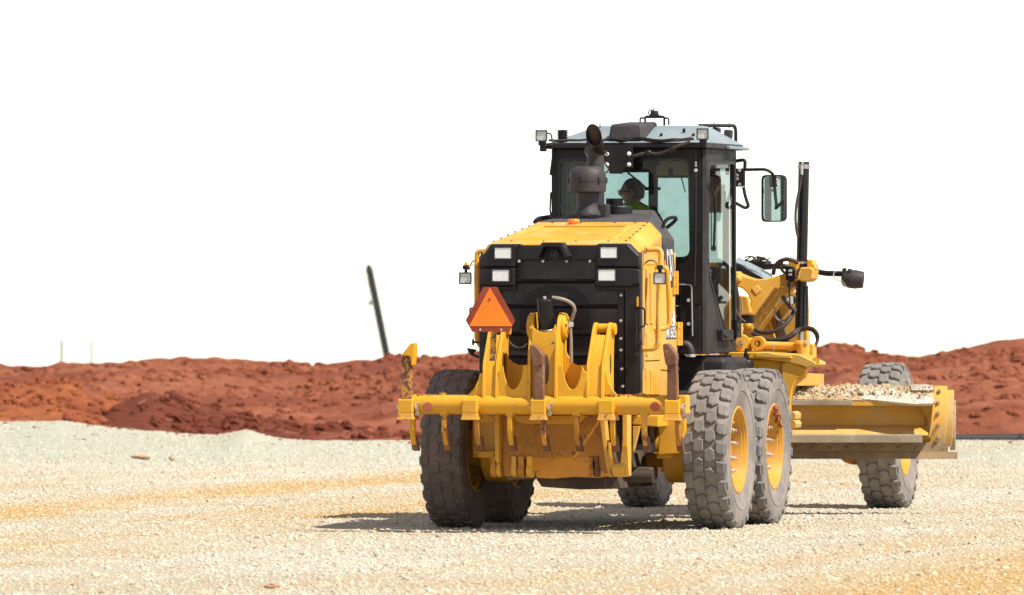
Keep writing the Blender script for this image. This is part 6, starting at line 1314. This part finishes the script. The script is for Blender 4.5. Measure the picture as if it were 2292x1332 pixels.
# ------------------------------------------------------------------ operator in the cab (machine axes)
def skin_body():
    J = {}; V = []; E = []; Rr = []
    def add(name, p, r, parent=None):
        J[name] = len(V); V.append(p); Rr.append(r)
        if parent: E.append((J[parent], J[name]))
    hx = -.085
    add('pelvis', (hx, 2.12, 2.13), .15); add('belly', (hx, 2.08, 2.28), .145, 'pelvis'); add('chest', (hx, 2.07, 2.50), .165, 'belly'); add('top', (hx, 2.08, 2.63), .11, 'chest'); add('neck', (hx, 2.10, 2.72), .058, 'top'); add('skull', (hx, 2.11, 2.80), .06, 'neck')
    for s, n in ((-1, 'l'), (1, 'r')):
        add(n + 'sh', (hx + s * .19, 2.08, 2.60), .075, 'top'); add(n + 'el', (hx + s * .27, 2.22, 2.36), .050, n + 'sh'); add(n + 'wr', (hx + s * .22, 2.46, 2.33), .032, n + 'el'); add(n + 'pm', (hx + s * .20, 2.53, 2.34), .034, n + 'wr')
        for f in range(4):
            add(f'{n}f{f}a', (hx + s * .20 + s * (.03 - .02 * f), 2.58, 2.355 - .002 * f), .010, n + 'pm'); add(f'{n}f{f}b', (hx + s * .20 + s * (.03 - .02 * f), 2.61 - .004 * abs(f - 1.5), 2.335), .009, f'{n}f{f}a'); add(f'{n}f{f}c', (hx + s * .20 + s * (.03 - .02 * f), 2.60, 2.31), .008, f'{n}f{f}b')
        add(n + 't1', (hx + s * .165, 2.53, 2.345), .011, n + 'pm'); add(n + 't2', (hx + s * .155, 2.565, 2.35), .009, n + 't1')
        add(n + 'hip', (hx + s * .10, 2.16, 2.11), .095, 'pelvis'); add(n + 'kn', (hx + s * .15, 2.58, 2.10), .068, n + 'hip'); add(n + 'an', (hx + s * .15, 2.66, 1.66), .045, n + 'kn'); add(n + 'to', (hx + s * .15, 2.80, 1.58), .042, n + 'an')
    V = [(x, y, z + .09 if z > 1.7 else z) for x, y, z in V]
    me = bpy.data.meshes.new('person'); me.from_pydata(V, E, []); o = bpy.data.objects.new('person', me); C.objects.link(o)
    m = o.modifiers.new('skin', 'SKIN'); m.use_smooth_shade = True
    sv = me.skin_vertices[0].data
    for i, r in enumerate(Rr): sv[i].radius = (r, r * (.78 if i in (1, 2) else 1))
    sv[0].use_root = True
    o.modifiers.new('sub', 'SUBSURF').levels = 2; o.modifiers['sub'].render_levels = 2
    dg_ = bpy.context.evaluated_depsgraph_get(); me2 = bpy.data.meshes.new_from_object(o.evaluated_get(dg_)); bpy.data.objects.remove(o)
    return me2
def head_mesh(bm, c):
    """head turned to the left of the machine: face along -x, built from a fine ball"""
    tmp = bmesh.new(); bmesh.ops.create_uvsphere(tmp, u_segments=40, v_segments=30, radius=1.0)
    for v in tmp.verts:
        x, y, z = v.co   # -x front, z up
        f = max(0, -x); k = Vector((x * .100, y * .077, z * .118))
        if z < 0: k.y *= 1 + .16 * z; k.x *= 1 + .06 * z
        if x > 0 and z > -.3: k.x *= 1.06
        w = lambda a, s: math.exp(-(a / s) ** 2)
        k.x -= .024 * f * w(y, .16) * w(z + .16, .17)                 # nose
        k.x -= .008 * f * w(y, .12) * w(z + .02, .16)
        k.x += .010 * f * (w(y - .38, .17) + w(y + .38, .17)) * w(z - .02, .13)   # eye sockets
        k.x -= .006 * f * w(z - .2, .1) * w(y, .6)                    # brow
        k.x -= .007 * f * w(y, .3) * w(z + .48, .09); k.x += .004 * f * w(y, .3) * w(z + .55, .05)   # lips
        k.x -= .010 * f * w(y, .3) * w(z + .82, .16)                  # chin
        v.co = k + Vector(c)
    for s in (-1, 1):   # ears
        e = bmesh.ops.create_uvsphere(tmp, u_segments=12, v_segments=10, radius=1.0)['verts']
        for v in e:
            x, y, z = v.co; v.co = Vector((x * .018 + .012, s * (.076 + y * s * .010 + .004), z * .032 - .010)) + Vector(c)
            if (x * x + z * z) < .35: v.co.y -= s * .004
    return tmp
HC = (-.095, 2.10, (-0.074,2.100,2.899)[2])
body = skin_body(); bm = bmesh.new(); bm.from_mesh(body)
hm = head_mesh(None, HC); tm = bpy.data.meshes.new('t'); hm.to_mesh(tm); hm.free(); bm.from_mesh(tm); bpy.data.meshes.remove(tm)
bm.to_mesh(body); bm.free(); body.materials.clear(); body.materials.append(MATS['skin']); body.materials.append(MATS['cloth_dark']); body.shade_smooth()
for p in body.polygons:
    z = p.center.z; y = p.center.y
    p.material_index = 0 if (z > 2.80 or (z > 2.37 and y > 2.42 and z < 2.51)) else 1
body.name = 'person'; person = bpy.data.objects.new('person', body); C.objects.link(person)
person.location = (OX, OY, 0); person.rotation_euler = (0, 0, -PSI); person['_c'] = [0, 0, 0]
tag(person, 'person in green and orange safety vest and glasses sitting in the cab, head turned left', 'person')
# hair as a cap over the back and top of the head
tmp = bmesh.new(); bmesh.ops.create_uvsphere(tmp, u_segments=36, v_segments=26, radius=1.0)
dele = []
for v in tmp.verts:
    x, y, z = v.co; edge = .42 - .9 * x if x < .1 else .30 - 1.9 * (x - .0)
    if z < min(.62, max(-.55, .40 - 1.5 * (x + .45))): dele.append(v)
    k = Vector((x * (.107 if x > 0 else .103), y * .083, z * .125)); k += Vector((.003 if x < 0 else .006, 0, 0)); v.co = k + Vector(HC)
bmesh.ops.delete(tmp, geom=dele, context='VERTS'); hm_ = bpy.data.meshes.new('hair'); tmp.to_mesh(hm_); tmp.free(); hm_.materials.append(MATS['hair']); hm_.shade_smooth()
ho = bpy.data.objects.new('hair', hm_); C.objects.link(ho); ho.parent = person; so = ho.modifiers.new('thick', 'SOLIDIFY'); so.thickness = .008
b = B()
for s in (-1, 1):
    b.tube([(HC[0] - .113 + .016 * math.cos(2 * PI * k / 12) * .15, HC[1] + s * .034 + .023 * math.cos(2 * PI * k / 12), HC[2] + .004 + .018 * math.sin(2 * PI * k / 12)) for k in range(13)], .0025, 6)
    b.tube([(HC[0] - .112, HC[1] + s * .056, HC[2] + .008), (HC[0] - .04, HC[1] + s * .084, HC[2] + .006), (HC[0] + .02, HC[1] + s * .086, HC[2] - .004)], .003, 6)
b.tube([(HC[0] - .114, HC[1] - .012, HC[2] + .006), (HC[0] - .118, HC[1], HC[2] + .01), (HC[0] - .114, HC[1] + .012, HC[2] + .006)], .0025, 6)
g_ = b.build('glasses', 'black_gloss', person)
# safety vest: shell round the trunk, green with orange stripes over the shoulders
b = B(); ns = 28; hx = -.085; rows = [(2.25, .20, .155), (2.39, .205, .15), (2.55, .235, .160), (2.66, .240, .150), (2.72, .22, .13), (2.77, .155, .105), (2.80, .085, .08)]
for z, a, d in rows: pass
vs_ = []; fs = []; ms = []
for z, a, d in rows: vs_ += [(hx + a * math.cos(2 * PI * k / ns), 2.075 + d * math.sin(2 * PI * k / ns), z) for k in range(ns)]
for j in range(len(rows) - 1):
    for k in range(ns):
        b.cur = 1 if (k % 14 in (3, 10)) else 0
        b.mesh([vs_[j * ns + k], vs_[j * ns + (k + 1) % ns], vs_[(j + 1) * ns + (k + 1) % ns], vs_[(j + 1) * ns + k]], [(0, 1, 2, 3)])
vo_ = b.build('safety_vest', ['vest_green', 'vest_orange'], person, ang=60)
# water bottle standing in the cab by the door
p = (0.670,2.500,1.705)
root = bpy.data.objects.new('water_bottle', None); C.objects.link(root); q = Matrix.Translation((OX, OY, 0)) @ Matrix.Rotation(-PSI, 4, 'Z') @ Vector((.588, 2.60, 1.665)); root.location = q
b = B(); b.box(.52, .645, 2.45, 2.70, 1.60, 1.664); b.build('bottle_shelf', 'interior', G, .01)
b = B(); prof = [(0, 0), (.030, 0), (.036, .008)]
for k in range(8): prof += [(.036, .02 + k * .016), (.033, .028 + k * .016)]
b.lathe(prof + [(.036, .155), (.034, .175), (.020, .205), (.013, .215), (.013, .228)], (0, 0, 0), (0, 0, 1), 20); b.build('bottle_body', 'bottle_plastic', root, ang=60)
b = B(); b.lathe([(0, .243), (.014, .243), (.015, .24), (.015, .226), (.013, .224)], (0, 0, 0), (0, 0, 1), 16); b.build('cap', 'paper', root)
tag(root, 'clear plastic water bottle standing low inside the cab door glass', 'bottle')
